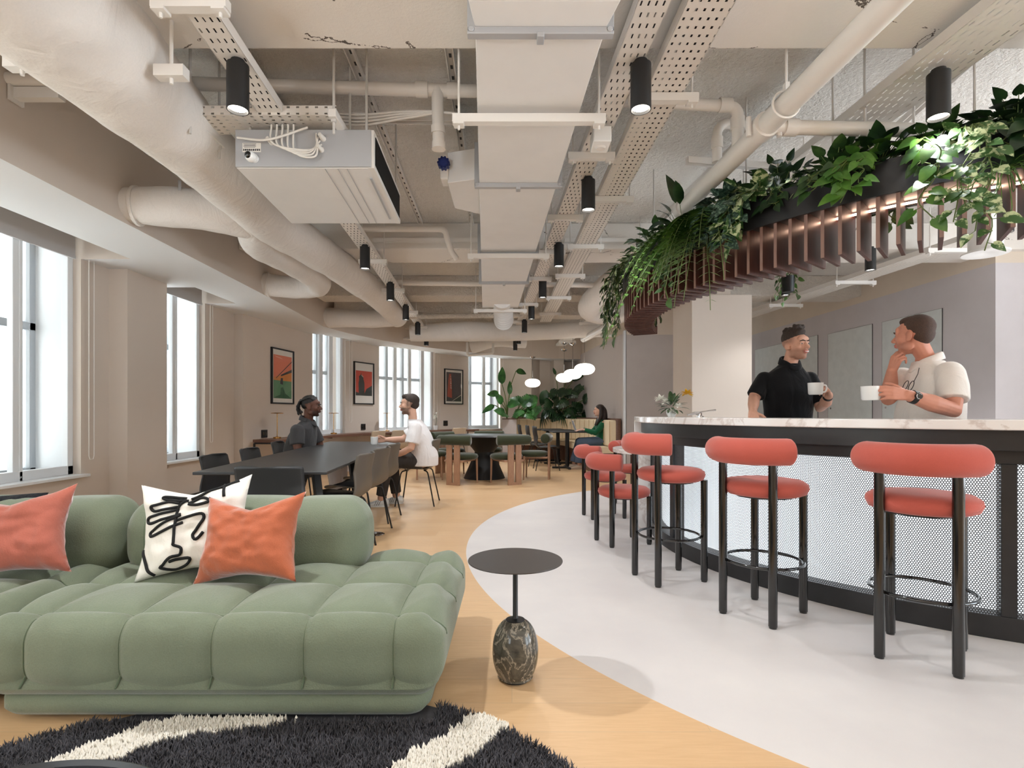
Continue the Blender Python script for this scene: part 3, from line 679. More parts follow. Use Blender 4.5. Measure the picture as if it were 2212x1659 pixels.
pipe('bent drain pipe looping in front of the far bulkhead', [(-.95, 11.5, 2.63), *bend((-.95, 11.5, 2.63), (-.95, 11.5, 2.36), (-.4, 11.5, 2.40), .05), *bend((-.95, 11.5, 2.36), (-.4, 11.5, 2.40), (-.4, 11.5, 2.7), .05), (-.4, 11.5, 2.62)], .028)
pipe('white pipe running towards the ribbed wall behind the trailing vines', [(1.70, 7.0, 2.50), (1.35, 10.2, 2.52)], .06)
pipe('bent pipe hanging between the spotlights at mid left', [(-1.5, 5.45, 2.98), *bend((-1.5, 5.45, 2.98), (-.66, 5.45, 2.98), (-.66, 5.5, 2.7), .08), (-.63, 5.6, 2.8), (-.58, 5.66, 2.74)], .03)
# unistrut channels fixed to the slab
def channel(label, a, b_, wd=.045, rods=()):
    a, b_ = Vector(a), Vector(b_); d = (b_-a); L_ = d.length; d.normalize(); u, v = basis(d)
    if abs(v.z) < abs(u.z): u, v = v, u
    t = thing('strut_channel', label, 'channel', a); m = MB()
    m.bar(a+u*wd*.45, b_+u*wd*.45, .006, .04) if abs(u.z) > .9 else m.bar(a+u*wd*.45, b_+u*wd*.45, .006, .04)
    m.bar(a-u*wd*.45, b_-u*wd*.45, .006, .04); m.bar(a+Vector((0, 0, .018)), b_+Vector((0, 0, .018)), wd, .005); m.build('channel_body', M['white_metal'], t, True)
    s = MB(); n = int(L_/.1)
    for k in range(n): p = a+d*(.06+.1*k); s.box(p+Vector((0, 0, .014)), (.014, .03, .003), math.atan2(d.y, d.x)-PI/2)
    s.build('slots', M['dark_cable'], t, True)
    for p in rods: m = MB(); m.cyl((p[0], p[1], 2.6), (p[0], p[1], ZC), .007, seg=6); m.build('threaded_rod', M['zinc'], t, True)
channel('slotted channel on the slab left of the first spotlight', (-1.46, 2.62, 3.1), (-1.62, 5.6, 3.1))
channel('double slotted channel on the slab above the air conditioner', (-.88, 2.62, 3.1), (-.95, 5.6, 3.1))
channel('vertical-looking slotted channel left of the central duct', (-.33, 2.62, 3.08), (-.42, 5.6, 3.08))
channel('slotted channel on the slab between the thick pipe and broad tray', (1.75, 2.65, 3.08), (1.5, 5.6, 3.08))
channel('short slotted channel above the upper right spotlight', (2.5, 2.62, 3.08), (2.75, 4.6, 3.08))
channel('slotted bracket channel hanging just above the canopy greenery', (1.86, 2.85, 2.62), (1.98, 3.25, 2.40), rods=[(1.88, 2.88)])
channel('second bracket channel holding the canopy further right', (2.2, 2.95, 2.62), (2.28, 3.3, 2.42), rods=[(2.2, 2.96)])
channel('cross channel behind the elbow pipe at right', (1.15, 3.55, 2.78), (2.5, 3.75, 2.78))
channel('slotted channel along the second beam left of the duct', (-1.45, 5.66, 2.93), (-.35, 5.66, 2.93))
channel('slotted channel along the second beam right of the duct', (.55, 5.66, 2.93), (1.6, 5.66, 2.93))
channel('slotted channel carrying cables behind the crossing pipe', (-1.2, 3.25, 2.90), (-.2, 3.28, 2.90))
t = thing('cable_bundle', 'bundle of white cables sagging behind the crossing pipe', 'cables', (-1, 3.2, 2.85))
for k in range(4):
    MB().tube(spline([(-1.2, 3.12, 2.87-.012*k), (-.9, 3.13, 2.85-.02*k), (-.6, 3.13, 2.87-.012*k), (-.35, 3.13, 2.86), (-.12, 3.14, 2.82-.02*k)], 8), .007, 6).build('cable', M['white_cable'], t, True)
vw = thing('valve_wheel', 'dark blue valve handwheel beside the duct branch', 'valve', (-.42, 3.6, 2.72))
b = MB(); b.cyl((-.44, 3.46, 2.73), (-.44, 3.50, 2.73), .034, seg=18)
for k in range(10): a = 2*PI*k/10; b.cyl((-.44+.034*math.cos(a), 3.46, 2.73+.034*math.sin(a)), (-.44+.034*math.cos(a), 3.50, 2.73+.034*math.sin(a)), .007, seg=6)
b.build('handwheel', mat('blue_plastic', (24, 42, 108), .4), vw, True)
MB().box((-.44, 3.56, 2.70), (.05, .12, .12)).build('valve_body', M['white_metal'], vw, True, bevel=.006)
jb = thing('sensor_box', 'small white sensor box fixed under the middle cable tray', 'sensor', (.52, 2.98, 2.7))
MB().box((.50, 3.05, 2.665), (.10, .14, .085)).build('box', M['china'], jb, True, bevel=.006)
MB().lathe([(0, -.012), (.024, -.010), (.03, 0)], (.50, 3.05, 2.622), 20).build('detector_dome', M['white_metal'], jb, True)
# bracket on the left bulkhead
t = thing('wall_bracket', 'small beige bracket stub on the bulkhead at the upper left', 'bracket', (-2.7, 3.05, 2.92)); b = MB()
b.box((-2.68, 3.05, 2.92), (.28, .05, .06)); b.box((-2.80, 3.05, 2.92), (.014, .09, .10)); b.build('arm', M['white_metal'], t, True)

# downlights
def spot_proto():
    t = empty('ceiling_spotlight', (0, 0, 0))
    MB().lathe([(.0, 0), (.047, 0), (.047, -.205), (.043, -.205), (.041, -.185)], (0, 0, 0), 28).build('cylinder_housing', M['black'], t)
    MB().lathe([(.041, -.192), (.001, -.186)], (0, 0, 0), 28).build('lens', M['lens'], t)
    MB().lathe([(.0, .02), (.03, .02), (.03, 0), (0, 0)], (0, 0, 0), 16).build('mount', M['black'], t)
    return t
sp0 = spot_proto(); first = True
LS = [('frontmost black cylinder spotlight of the left tray, above the air conditioner', 2.44), ('second spotlight of the left tray, just past the air conditioner', 5.12), ('third spotlight along the left tray', 6.56),
      ('fourth spotlight along the left tray', 7.91), ('fifth spotlight along the left tray', 9.41), ('sixth and last spotlight of the left tray, nearest the far bulkhead', 10.9)]
RS = [('large front black spotlight hanging between the two middle trays', 2.475), ('second spotlight of the middle row, below the sensor box', 3.70), ('third spotlight of the middle row', 5.12), ('fourth spotlight of the middle row', 6.5),
      ('fifth spotlight of the middle row', 7.98), ('sixth spotlight of the middle row', 9.3), ('seventh spotlight of the middle row', 10.8), ('eighth spotlight of the middle row, farthest from the camera', 11.9)]
OS = [('black spotlight half hidden behind the slats at the far right over the bar', (3.75, 4.1, 2.70)), ('black spotlight at the upper right above the canopy plants', (1.985, 2.515, 2.70)), ('black spotlight behind the canopy slats over the bar', (3.45, 5.2, 2.70)), ('black spotlight beyond the canopy above the man in black', (3.19, 6.3, 2.70))]
spots = [(l, (fL(y)+.02, y, ZT-.022)) for l, y in LS]+[(l, (fR(y)+.05, y, ZT)) for l, y in RS]+OS
for l, p in spots:
    o = sp0 if first else copy_tree(sp0); first = False
    o.location = p; tag(o, l, 'spotlight', 'black ceiling spotlights')
    lamp('SPOT', 'spotlight_beam', (p[0], p[1], p[2]-.215), SPOT_W*(4 if p[0] > 3.3 else 1.6 if p[0] > 3 else .7 if p[0] > 1.5 else (5 if p[0] < 0 else 2.2) if p[1] < 3 else 1.7 if p[1] < 5.5 else 2.6), (.94, .97, 1), spot_size=math.radians(130), spot_blend=.7, shadow_soft_size=.035)
# ---------------------------------------------------------------- the round bar
C = (CX, CY)
def pol(r, a, z=0): a = math.radians(a); return Vector((CX+r*math.cos(a), CY+r*math.sin(a), z))
A0, A1 = 166, 300
g = N('backlit_diffuser'); o = g.n('NewGeometry').outputs['Position']
f = g.noise(o, .9, 2); g.b.inputs['Base Color'].default_value = (.8, .82, .85, 1)
g.b.inputs['Emission Color'].default_value = (.88, .95, 1, 1); g.l(g.math('MULTIPLY', g.ramp(f, [(.3, (.45,)*3+(1,)), (.7, (1, 1, 1, 1))]), 1.5), g.b.inputs['Emission Strength'])
M['backlight'] = g.m
M['perf'] = perf_mat('perforated_black_sheet', (60, 60, 62), .0115, .00996, .0078, .0078, True, roundh=True)
bar = thing('bar_counter', 'curved bar with white quartz top and backlit perforated front', 'bar', (CX, CY, 0))
def arcpart(name, r0, r1, z0, z1, a0, a1, m, bev=.003, parent=bar):
    return MB().arc(C, r0, r1, z0, z1, a0, a1, max(2, int((a1-a0)*1.1))).build(name, M[m], parent, True, bevel=bev)
arcpart('countertop', 1.92, 2.52, 1.04, 1.09, A0, A1, 'counter', .005)
arcpart('apron', 2.20, 2.455, .94, 1.04, A0+1, A1, 'bar_black')
arcpart('top_rail', 2.26, 2.37, .87, .94, A0+1, A1, 'bar_black')
arcpart('kick_plate', 2.26, 2.37, .0, .115, A0+1, A1, 'bar_black')
arcpart('back_panel', 1.98, 2.02, 0, 1.04, A0+1, A1, 'bar_black')
arcpart('light_diffuser', 2.245, 2.26, .115, .87, A0+2, A1, 'backlight', 0)
mull = [A0+1.2, 176, 192.5, 210, 227.0-1.5, 243.4, 260, 277, 294]
MU = [A0+1.4, 187.2, 239.5, 262, 284]
for a in MU: arcpart('mullion', 2.27, 2.368, .115, .87, a-.75, a+.75, 'bar_black')
for a, b in zip(MU, MU[1:]):                      # one perforated panel per bay
    qs = []; n = int((b-a)*1.2); r = 2.352
    for i in range(n):
        t0, t1 = a+(b-a)*i/n, a+(b-a)*(i+1)/n; u0, u1 = math.radians(t0)*r, math.radians(t1)*r
        qs.append(([pol(r, t0, .115), pol(r, t1, .115), pol(r, t1, .87), pol(r, t0, .87)], [(u0, .115), (u1, .115), (u1, .87), (u0, .87)]))
    uvbuild('perforated_panel', qs, M['perf'], bar, True)
arcpart('waterfall_end', 2.02, 2.52, 0, 1.04, A0, A0+1.0, 'counter', .004)
# low round table joined to the far end of the bar
lt = thing('low_table', 'low white half-round table with coral chairs at the far end of the bar', 'table', (1.75, 5.75, 0))
pr = [(1.72+.62*math.cos(a), 5.85+.62*math.sin(a)) for a in np.linspace(math.radians(78), math.radians(262), 30)]
MB().prism(pr+[(2.05, 5.4), (2.05, 6.4)], .70, .745).build('tabletop', M['counter'], lt, True, bevel=.004)
MB().box((1.93, 5.85, .59), (.05, .8, .22)).build('marble_apron', M['counter'], lt, True, bevel=.003)
MB().box((1.90, 5.85, .35), (.30, .7, .70)).build('pedestal', M['bar_black'], lt, True, bevel=.004)
# things on the bar
fl = thing('flower_arrangement', 'white and yellow flowers in a small white vase on the far end of the bar', 'flowers', (*pol(2.22, 176)[:2], 1.09))
MB().lathe([(.03, 0), (.045, .03), (.045, .07), (.038, .07)], (0, 0, 0), 20).build('vase', M['china'], fl)
M['leaf_f'] = leaf_mat('bouquet_leaf', (52, 76, 48), (96, 120, 78), 12)
def leaf(mb, p, d, up, L_, wd, fold=.25, droop=.25, seg=5, tip=1.0):
    """pointed leaf blade starting at p in direction d"""
    d = Vector(d).normalized(); up = Vector(up); s = d.cross(up)
    if s.length < 1e-3: s = d.cross(Vector((1, 0, .3)))
    s.normalize(); up = s.cross(d).normalized(); vs = []
    for i in range(seg+1):
        t = i/seg; w_ = wd*.5*math.sin(PI*min(1, t**.75))**.8*(1 if t < .98 else 0); c = Vector(p)+d*L_*t-up*droop*L_*t*t
        vs += [c-s*w_+up*fold*w_, c-up*.0, c+s*w_+up*fold*w_]
    fs = []
    for i in range(seg):
        a = i*3; fs += [(a, a+1, a+4, a+3), (a+1, a+2, a+5, a+4)]
    mb.add(vs, fs)
b = MB(); R = random.Random(3)
for k in range(46):
    a = R.uniform(0, 2*PI); e = R.uniform(-.3, 1.2); d = Vector((math.cos(a)*math.cos(e), math.sin(a)*math.cos(e), math.sin(e)))
    leaf(b, Vector((0, 0, .08))+d*R.uniform(.02, .09), d, (0, 0, 1), R.uniform(.05, .1), R.uniform(.025, .045))
b.build('foliage', M['leaf_f'], fl, angle=180)
M['petal_w'] = mat('white_petals', (240, 238, 228), .7); M['petal_y'] = mat('yellow_petals', (232, 180, 30), .7)
def bloom(p, r, m, seed):
    b = MB(); R = random.Random(seed)
    for k in range(30):
        z = R.uniform(-.2, 1); a = R.uniform(0, 2*PI); q = math.sqrt(max(0, 1-z*z)); d = Vector((q*math.cos(a), q*math.sin(a), z))
        leaf(b, Vector(p)+d*r*.2, d, (0, 0, 1), r, r*.55, .4, .2, 3)
    b.build('flower', M[m], fl, angle=180)
for p, r, m in (((-.11, -.04, .15), .05, 'petal_w'), ((-.07, -.06, .12), .04, 'petal_w'), ((.13, -.03, .20), .05, 'petal_y'), ((-.03, -.1, .05), .03, 'petal_w'), ((.03, -.1, .09), .035, 'petal_w'), ((.0, -.08, .03), .025, 'petal_w')): bloom(p, r, m, int(r*1000))
tp = thing('bar_tap', 'small polished lever tap on the bar top beside the flowers', 'tap', (*pol(2.10, 186)[:2], 1.09))
MB().lathe([(.03, 0), (.03, .008), (.016, .012), (.014, .035), (.02, .04), (0, .045)], (0, 0, 0), 18).build('tap_body', M['chrome'], tp)
MB().tube([(0, 0, .03), (-.05, -.01, .032), (-.11, -.02, .018)], [.014, .012, .008], 12).build('spout', M['chrome'], tp)
MB().tube([(0, 0, .04), (.07, .0, .052), (.13, .0, .058)], [.006, .005, .008], 10).build('lever', M['chrome'], tp)

# ---------------------------------------------------------------- planted canopy over the bar
cp = thing('planter_canopy', 'curved black planter trough with hanging walnut slats above the bar', 'canopy', (CX, CY, 1.97))
RO, RI, ZB, ZP, ZL = 2.63, 2.34, 2.24, 2.405, 1.97
arcpart('outer_band', RO-.02, RO, ZB-.01, ZP, 152, 300, 'bar_black', 0, cp)
arcpart('inner_band', RI, RI+.02, ZB-.01, ZP, 152, 300, 'bar_black', 0, cp)
arcpart('trough_base', RI+.02, RO-.02, ZB, ZB+.02, 152, 300, 'bar_black', 0, cp)
arcpart('planting_soil', RI+.02, RO-.02, ZB+.02, ZP-.03, 152, 300, 'dark_cable', 0, cp)
for a in (152, 300): arcpart('end_cap', RI, RO, ZB, ZP, a-.3, a+.3, 'bar_black', 0, cp)
k = 0; a = 152.6; sl0 = None
while a < 299:
    if sl0 is None:
        b = MB(); b.box(((RO+RI)/2, 0, (ZB+ZL)/2), (RO-RI-.03, .018, ZB-ZL)); sl0 = b.build('slat', M['walnut'], cp, bevel=.0)
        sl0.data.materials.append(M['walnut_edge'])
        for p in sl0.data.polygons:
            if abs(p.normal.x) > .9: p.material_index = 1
        s = sl0
    else: s = sl0.copy(); COL.objects.link(s)
    s.rotation_euler = (0, 0, math.radians(a)); s.location = (0, 0, -ZL); a += 1.87
led = []
arcpart('led_strip', RI+.075, RI+.085, ZB-.018, ZB-.008, 205, 300, 'led', 0, cp)
for aa in (160, 185, 210, 222, 236, 258, 280):
    b = MB(); p = pol(2.48, aa); b.cyl((p.x, p.y, ZP-.1), (p.x, p.y, ZC), .006, seg=6); b.build('suspension_rod', M['zinc'], cp, True)

# ---------------------------------------------------------------- coral stools and chairs
def stool_proto(seat_z, top_z, ring, name):
    """sits facing +y; back cushion at -y"""
    t = empty(name, (0, 0, 0)); bh = .142
    r = .225; th = .088
    prof = [(0, 0), (r-.04, 0), (r-.012, .012), (r, .04), (r-.004, .062), (r-.03, .08), (r-.08, th), (0, th+.004)]
    MB().lathe([(p[0], p[1]+seat_z-th) for p in prof], (0, .01, 0), 44).build('seat', M['coral'], t, angle=80)
    pts = []; Rb = .40                                              # curved bolster
    for k in range(21):
        a = math.radians(-29+58*k/20); pts.append((Rb*math.sin(a), -.178-.085*(1-((k-10)/10)**2)+.06*((k-10)/10)**2*.6, top_z-bh/2))
    rad = [bh/2]*21
    P = [Vector(p) for p in pts]; rr = [bh/2*.86, bh/2*.97]+[bh/2]*21+[bh/2*.97, bh/2*.86]
    P = [P[0]-(P[1]-P[0]).normalized()*.022, P[0]-(P[1]-P[0]).normalized()*.014]+P+[P[-1]+(P[-1]-P[-2]).normalized()*.014, P[-1]+(P[-1]-P[-2]).normalized()*.022]
    MB().tube(P, rr, 28).build('backrest', M['coral'], t, angle=60)
    lr = .0225
    for sx, sy in ((-1, -1), (1, -1), (-1, 1), (1, 1)):
        x = sx*.14; y = -.182 if sy < 0 else .174; zt = top_z-bh+.02 if sy < 0 else seat_z-th+.01
        b = MB(); b.lathe([(0, 0), (lr*.85, 0), (lr*.85, .008), (lr, .01), (lr, zt), (0, zt)], (x, y, 0), 24); b.build('leg', M['satin_black'], t)
    if ring:
        pr_ = [(.205*math.cos(a), .205*math.sin(a)*.98-.005, .30) for a in np.linspace(0, 2*PI, 60)[:-1]]
        MB().tube(pr_, .0085, 10, closed=True).build('foot_ring', M['satin_black'], t)
    MB().lathe([(0, 0), (.15, 0), (.15, .012), (0, .012)], (0, .01, seat_z-th-.012), 30).build('seat_plate', M['black'], t)
    return t
bs = stool_proto(.755, .99, True, 'bar_stool'); first = True
for lab, a, rr, tw in (('nearest coral bar stool, at the far right in front of the bar', 231.4, 2.78, -3), ('second coral bar stool from the right, mid bar front', 216.6, 2.78, 2), ('third coral bar stool from the right, farthest of the tall ones', 201.6, 2.77, -3)):
    o = bs if first else copy_tree(bs); first = False; p = pol(rr, a); o.location = p; o.rotation_euler.z = math.radians(a+180-90+tw)
    tag(o, lab, 'stool', 'coral bar stools')
lc = stool_proto(.49, .78, False, 'low_chair'); first = True
for lab, p, rz in (('low coral chair in front, just left of the third bar stool', (.965, 4.70), -72), ('low coral chair behind the front low one, at the white table', (1.0, 5.86), -78), ('farthest low coral chair, on the far side of the white table', (1.5, 6.65), -150)):
    o = lc if first else copy_tree(lc); first = False; o.location = (*p, 0); o.rotation_euler.z = math.radians(rz); tag(o, lab, 'chair', 'low coral chairs')
# ---------------------------------------------------------------- sofa
def rbox(x0, x1, y0, y1, z0, z1, r, res, fn=None):
    """closed rounded box as a fine grid: every face subdivided, corners rounded, then fn(p, n) displaces along the normal"""
    bm = bmesh.new(); bmesh.ops.create_cube(bm, size=2)
    c = Vector(((x0+x1)/2, (y0+y1)/2, (z0+z1)/2)); h = Vector(((x1-x0)/2, (y1-y0)/2, (z1-z0)/2))
    bm.free(); mb = MB(); key = {}; vs = []; fs = []
    ax = [np.linspace(-h[i], h[i], max(2, int(2*h[i]/res))+1) for i in range(3)]
    def vid(p):
        k = tuple(round(q, 5) for q in p)
        if k not in key: key[k] = len(vs); vs.append(Vector(p))
        return key[k]
    for d in range(3):
        a, b = [i for i in range(3) if i != d]
        for s in (-1, 1):
            for i in range(len(ax[a])-1):
                for j in range(len(ax[b])-1):
                    q = []
                    for ii, jj in ((i, j), (i+1, j), (i+1, j+1), (i, j+1)):
                        p = [0, 0, 0]; p[d] = s*h[d]; p[a] = ax[a][ii]; p[b] = ax[b][jj]; q.append(vid(p))
                    fs.append(tuple(q))
    out = []
    def place(p):
        inner = Vector([max(-(h[i]-r[i]), min(h[i]-r[i], p[i])) for i in range(3)])
        dl = Vector([(p[i]-inner[i])/r[i] for i in range(3)])
        n = dl.normalized() if dl.length > 1e-6 else Vector((0, 0, 1))
        q = inner+Vector([n[i]*r[i] for i in range(3)]) if dl.length > 1e-6 else p
        q = q+c
        return q+n*fn(q, n) if fn else q
    mb.add([place(p) for p in vs], fs); mb.place = place; mb.c = c; mb.h = h; return mb
def seam_path(mb, axis, v, step=.02):
    """line over the cushion at x = v (front, top, back) or at y = v (left, top, right)"""
    c, h = mb.c, mb.h; o = 1-axis; P = []; k = v-c[axis]
    for t in np.arange(-h.z*.82, h.z, step): P.append((-h[o], t))
    for t in np.arange(-h[o], h[o]+1e-6, step): P.append((t, h.z))
    for t in np.arange(h.z, -h.z*.82, -step): P.append((h[o], t))
    out = []
    for a, z in P:
        p = [0, 0, z]; p[axis] = k; p[o] = a; out.append(mb.place(Vector(p)))
    return [out[0]]+[q for p, q in zip(out, out[1:]) if (q-p).length > .002]
def tuft(xs, ys, amp, wseam=.085):
    """quilted swelling between seam lines at xs (all round) and ys (on top)"""
    def f(p, n):
        dx = min(abs(p.x-l) for l in xs); dy = min(abs(p.y-l) for l in ys); top = max(0, min(1, (n.z-.2)/.5)); sd = max(0, 1-max(0, abs(n.x)-.6)*3)
        gx = math.exp(-(dx/wseam))*sd; gy = math.exp(-(dy/wseam))*top
        nx = math.exp(-(dx/.016)**2)*sd; ny = math.exp(-(dy/.016)**2)*top
        return -(amp*(max(gx, gy)+.55*gx*gy)+.006*max(nx, ny)) if n.z > -.6 else 0
    return f
M['sofa_seam'] = mat('sage_green_seam', (92, 104, 82), .9)
def sofa_unit(name, label, x0, x1, y0, y1, ncol, back_x0, back_x1, lx, side_seams=False):
    t = thing(name, label, 'sofa', ((x0+x1)/2, (y0+y1)/2, 0), 0, 'sage green sofa modules')
    rbox(x0+.055, x1-.055, y0+.05, y1-.04, .014, .125, (.09, .09, .035), .03).build('plinth', M['sofa'], t, True, angle=80)
    ys = [y0+.135, y0+.475, y0+.815]
    q = rbox(x0, x1, y0, y1, .095, .415, (.10, .10, .13), .011, tuft(lx, ys, .034)); se = q.build('seat_cushion', M['sofa'], t, True, angle=180)
    for l in lx: s = MB().tube(seam_path(q, 0, l), .0036, 5).build('seam', M['sofa_seam'], t, True); s.parent = se; s.location = (0, 0, 0)
    for l in ys:
        if l < y1-.1: s = MB().tube(seam_path(q, 1, l)[8:-8], .0036, 5).build('seam', M['sofa_seam'], t, True); s.parent = se
    bx = [back_x0+.14, back_x1-.37]
    q = rbox(back_x0, back_x1, y1-.36, y1-.0, .30, .70, (.13, .15, .16), .0135, tuft(bx, [99], .010, .05)); bk_ = q.build('backrest', M['sofa'], t, True, angle=180)
    for l in bx: s = MB().tube(seam_path(q, 0, l), .0036, 5).build('seam', M['sofa_seam'], t, True); s.parent = bk_
    return t
LX = [-1.745, -1.405, -1.075, -.745, -.425]
sofa_unit('sofa', 'right module of the sage green quilted sofa, with an open end beside the side table', -1.93, -.245, 1.89, 2.93, 5, -1.90, -.715, LX)
sofa_unit('sofa', 'left module of the sage green quilted sofa, mostly outside the picture', -3.62, -1.945, 1.95, 2.93, 5, -3.60, -1.925, [x-1.69 for x in LX])

# cushions
def cushion(name, label, p, size, thick, rz, tilt, m, roll=0, seed=0, corner=.10, sub=36):
    t = thing(name, label, 'cushion', p, rz, 'scatter cushions on the sofa'); b = MB(); wd, ht = size
    def srf(sg):
        def f(u, v):
            x, y = 2*u-1, 2*v-1
            k = 1-corner*(1-abs(x)**1.6)*(abs(y)**2.2); l = 1-corner*(1-abs(y)**1.6)*(abs(x)**2.2)
            e = max(0, (1-abs(x)**3.2)*(1-abs(y)**3.2)); z = sg*thick*.5*e**.6
            wob = .022*noise.noise(Vector((x*1.6+seed, y*1.6, 3)))+.010*noise.noise(Vector((x*5+seed, y*5, sg)))
            return Vector((x*wd*.5*l, z+wob*(1 if e > 0 else .3), ht*.5+y*ht*.5*k))
        return f
    b.grid(srf(1), sub, sub); b.grid(srf(-1), sub, sub)
    # sag of the top edge between the ears
    b.v = [(x, y, z-.055*max(0, (z/ht-.4)/.6)**1.5*max(0, 1-abs(2*x/wd))**1.2) for x, y, z in b.v]
    R = Matrix.Rotation(math.radians(tilt), 3, 'X') @ Matrix.Rotation(math.radians(roll), 3, 'Y')
    b.v = [tuple(R @ Vector(q)) for q in b.v]
    me = b.build('cover', m, t, angle=180)
    bm = bmesh.new(); bm.from_mesh(me.data); bmesh.ops.remove_doubles(bm, verts=bm.verts, dist=.0012); bmesh.ops.recalc_face_normals(bm, faces=bm.faces); bm.to_mesh(me.data); bm.free()
    return t, R, srf(-1), ht, wd
M['velvet_orange'] = fabric_mat('burnt_orange_velvet', (178, 98, 68), .14, 260, .45, .6, 5, wr=7)
M['velvet_rose'] = fabric_mat('terracotta_velvet', (172, 98, 82), .14, 260, .45, .6, 5, wr=7)
M['linen'] = fabric_mat('off_white_linen', (234, 229, 220), .03, 300, .35, .1, 4, wr=6)
M['boucle'] = mat('black_boucle', (20, 21, 26), .95, bump=1, bscale=55, bdist=.02)
M['yarn_black'] = mat('black_embroidery', (18, 18, 18), .9)
cushion('cushion', 'burnt orange velvet cushion in front of the line-drawing cushion', (-1.145, 2.30, .395), (.47, .39), .19, math.radians(-7), -22, M['velvet_orange'], -4, 2, .19)
tw, Rw, sw_, htw, wdw = cushion('cushion', 'off-white cushion with a black line drawing of an abstract face', (-1.425, 2.42, .395), (.48, .44), .15, math.radians(10), -20, M['linen'], -5, 8, .15)
def stroke(mb, pts, r=.0068):
    pts = [Vector((p[0], p[1], 0)) for p in pts]; P = spline(pts, 4) if len(pts) > 2 else [pts[0].lerp(pts[1], k/6) for k in range(7)]; out = []
    for p in P:
        q = sw_(p.x, p.y); q.z -= .055*max(0, (q.z/htw-.4)/.6)**1.5*max(0, 1-abs(2*q.x/wdw))**1.2; q.y -= .003; out.append(Rw @ q)
    mb.tube(out, r, 6)
lines = MB()                                      # (u, v) on the cushion front, v upwards
for s_ in ([(.40, .78), (.30, .80), (.18, .76), (.13, .74), (.14, .70), (.20, .69), (.38, .73)],
           [(.40, .70), (.26, .66), (.12, .63), (.08, .60), (.10, .56), (.20, .57), (.42, .63)],
           [(.42, .62), (.30, .56), (.20, .50), (.13, .46), (.14, .42), (.20, .43), (.34, .49), (.44, .53)],
           [(.46, .86), (.36, .87), (.26, .87), (.25, .84), (.36, .82), (.48, .82)],
           [(.46, .82), (.40, .74), (.38, .62), (.37, .45), (.37, .33), (.37, .30), (.43, .26), (.42, .19), (.34, .17), (.27, .10), (.25, .07), (.36, .02), (.46, .06), (.50, .13), (.40, .14), (.33, .12)],
           [(.38, .56), (.50, .60), (.60, .61), (.62, .55), (.56, .44), (.53, .38), (.56, .33), (.62, .40)],
           [(.48, .78), (.58, .84), (.66, .76), (.56, .74), (.48, .77)], [(.50, .85), (.68, .93), (.90, .96)], [(.76, .99), (.79, .78)],
           [(.02, .30), (.08, .20), (.13, .08), (.18, .01)]): stroke(lines, s_)
lines.build('embroidered_drawing', M['yarn_black'], tw, angle=180)
cushion('cushion', 'terracotta velvet cushion at the left end of the sofa', (-2.20, 2.36, .395), (.47, .40), .19, math.radians(14), -16, M['velvet_rose'], -4, 12, .19)
cushion('cushion', 'black and white boucle cushion tucked behind the terracotta one', (-2.62, 2.60, .42), (.40, .37), .13, math.radians(14), -18, M['boucle'], 14, 5, .05)
# ---------------------------------------------------------------- side table with a marble egg
st = thing('side_table', 'small round black side table on an egg-shaped grey marble base', 'table', (.014, 2.285, 0))
MB().lathe([(0, 0), (.199, 0), (.2, .0025), (.199, .005), (0, .005)], (0, 0, .497), 64).build('tabletop', mat('dark_bronze_metal', (66, 60, 57), .38, .3), st)
MB().lathe([(0, .245), (.04, .245), (.04, .25), (.014, .256), (.0105, .262), (.0105, .497), (0, .497)], (0, 0, 0), 24).build('stem', M['black'], st)
prof = [(0, .006), (.062, .006), (.075, .012)]+[(.097*math.cos(math.radians(a))**.72, .118+.135*math.sin(math.radians(a))) for a in range(-50, 90, 5)]+[(0, .2525)]
MB().lathe(prof, (0, 0, 0), 48).build('marble_base', M['side_marble'], st, angle=180)
MB().lathe([(0, 0), (.06, 0), (.06, .006), (0, .006)], (0, 0, 0), 32).build('felt_pad', M['black'], st)
# ---------------------------------------------------------------- coffee table edge and rug
ctb = thing('coffee_table', 'round dark coffee table cut off by the bottom edge', 'table', (-.935, .775, 0))
MB().lathe([(0, .325), (.40, .325), (.42, .335), (.425, .352), (.418, .356), (.412, .346), (0, .346)], (0, 0, 0), 80).build('tray_top', mat('dark_blue_black_lacquer', (30, 33, 38), .3), ctb)
MB().lathe([(0, .0), (.2, .0), (.2, .02), (.05, .03), (.04, .325), (0, .325)], (0, 0, .034), 40).build('pedestal', M['black'], ctb)
rg = thing('rug', 'round charcoal shag rug with ivory line pattern under the sofa front', 'rug', (-.79, .93, 0))
RC = Vector((-.79, .93)); RR = 1.235
MB().lathe([(0, 0), (RR-.02, 0), (RR-.01, .006), (RR-.02, .010), (0, .010)], (0, 0, 0), 90).build('backing', M['rug_dark'], rg)
def flr(x, y): d = 1307/(y-893); return Vector(((x-1106)*d/F, d))
wl_ = [[flr(*q) for q in s_] for s_ in ([(690, 1538), (560, 1562), (430, 1578), (330, 1600), (270, 1625), (190, 1655), (120, 1690)], [(1088, 1556), (1035, 1585), (1010, 1610), (985, 1630), (930, 1655), (880, 1700)])]
wl_ += [[Vector((-1.9, .9)), Vector((-1.5, .75)), Vector((-1.2, .2)), Vector((-.7, 0)), Vector((-.2, .3)), Vector((-.1, .8)), Vector((-.32, 1.3))]]
wd_ = [.066, .07, .05]
segs = []
for s_, w2 in zip(wl_, wd_):
    P = spline([(p.x, p.y, 0) for p in s_], 6); segs += [(a.x, a.y, b.x, b.y, w2) for a, b in zip(P, P[1:])]
S = np.array(segs); rng = np.random.default_rng(5); n = 120000
r_ = RR*np.sqrt(rng.random(n)); th = rng.random(n)*2*np.pi; P = np.stack([RC.x+r_*np.cos(th), RC.y+r_*np.sin(th)], 1)
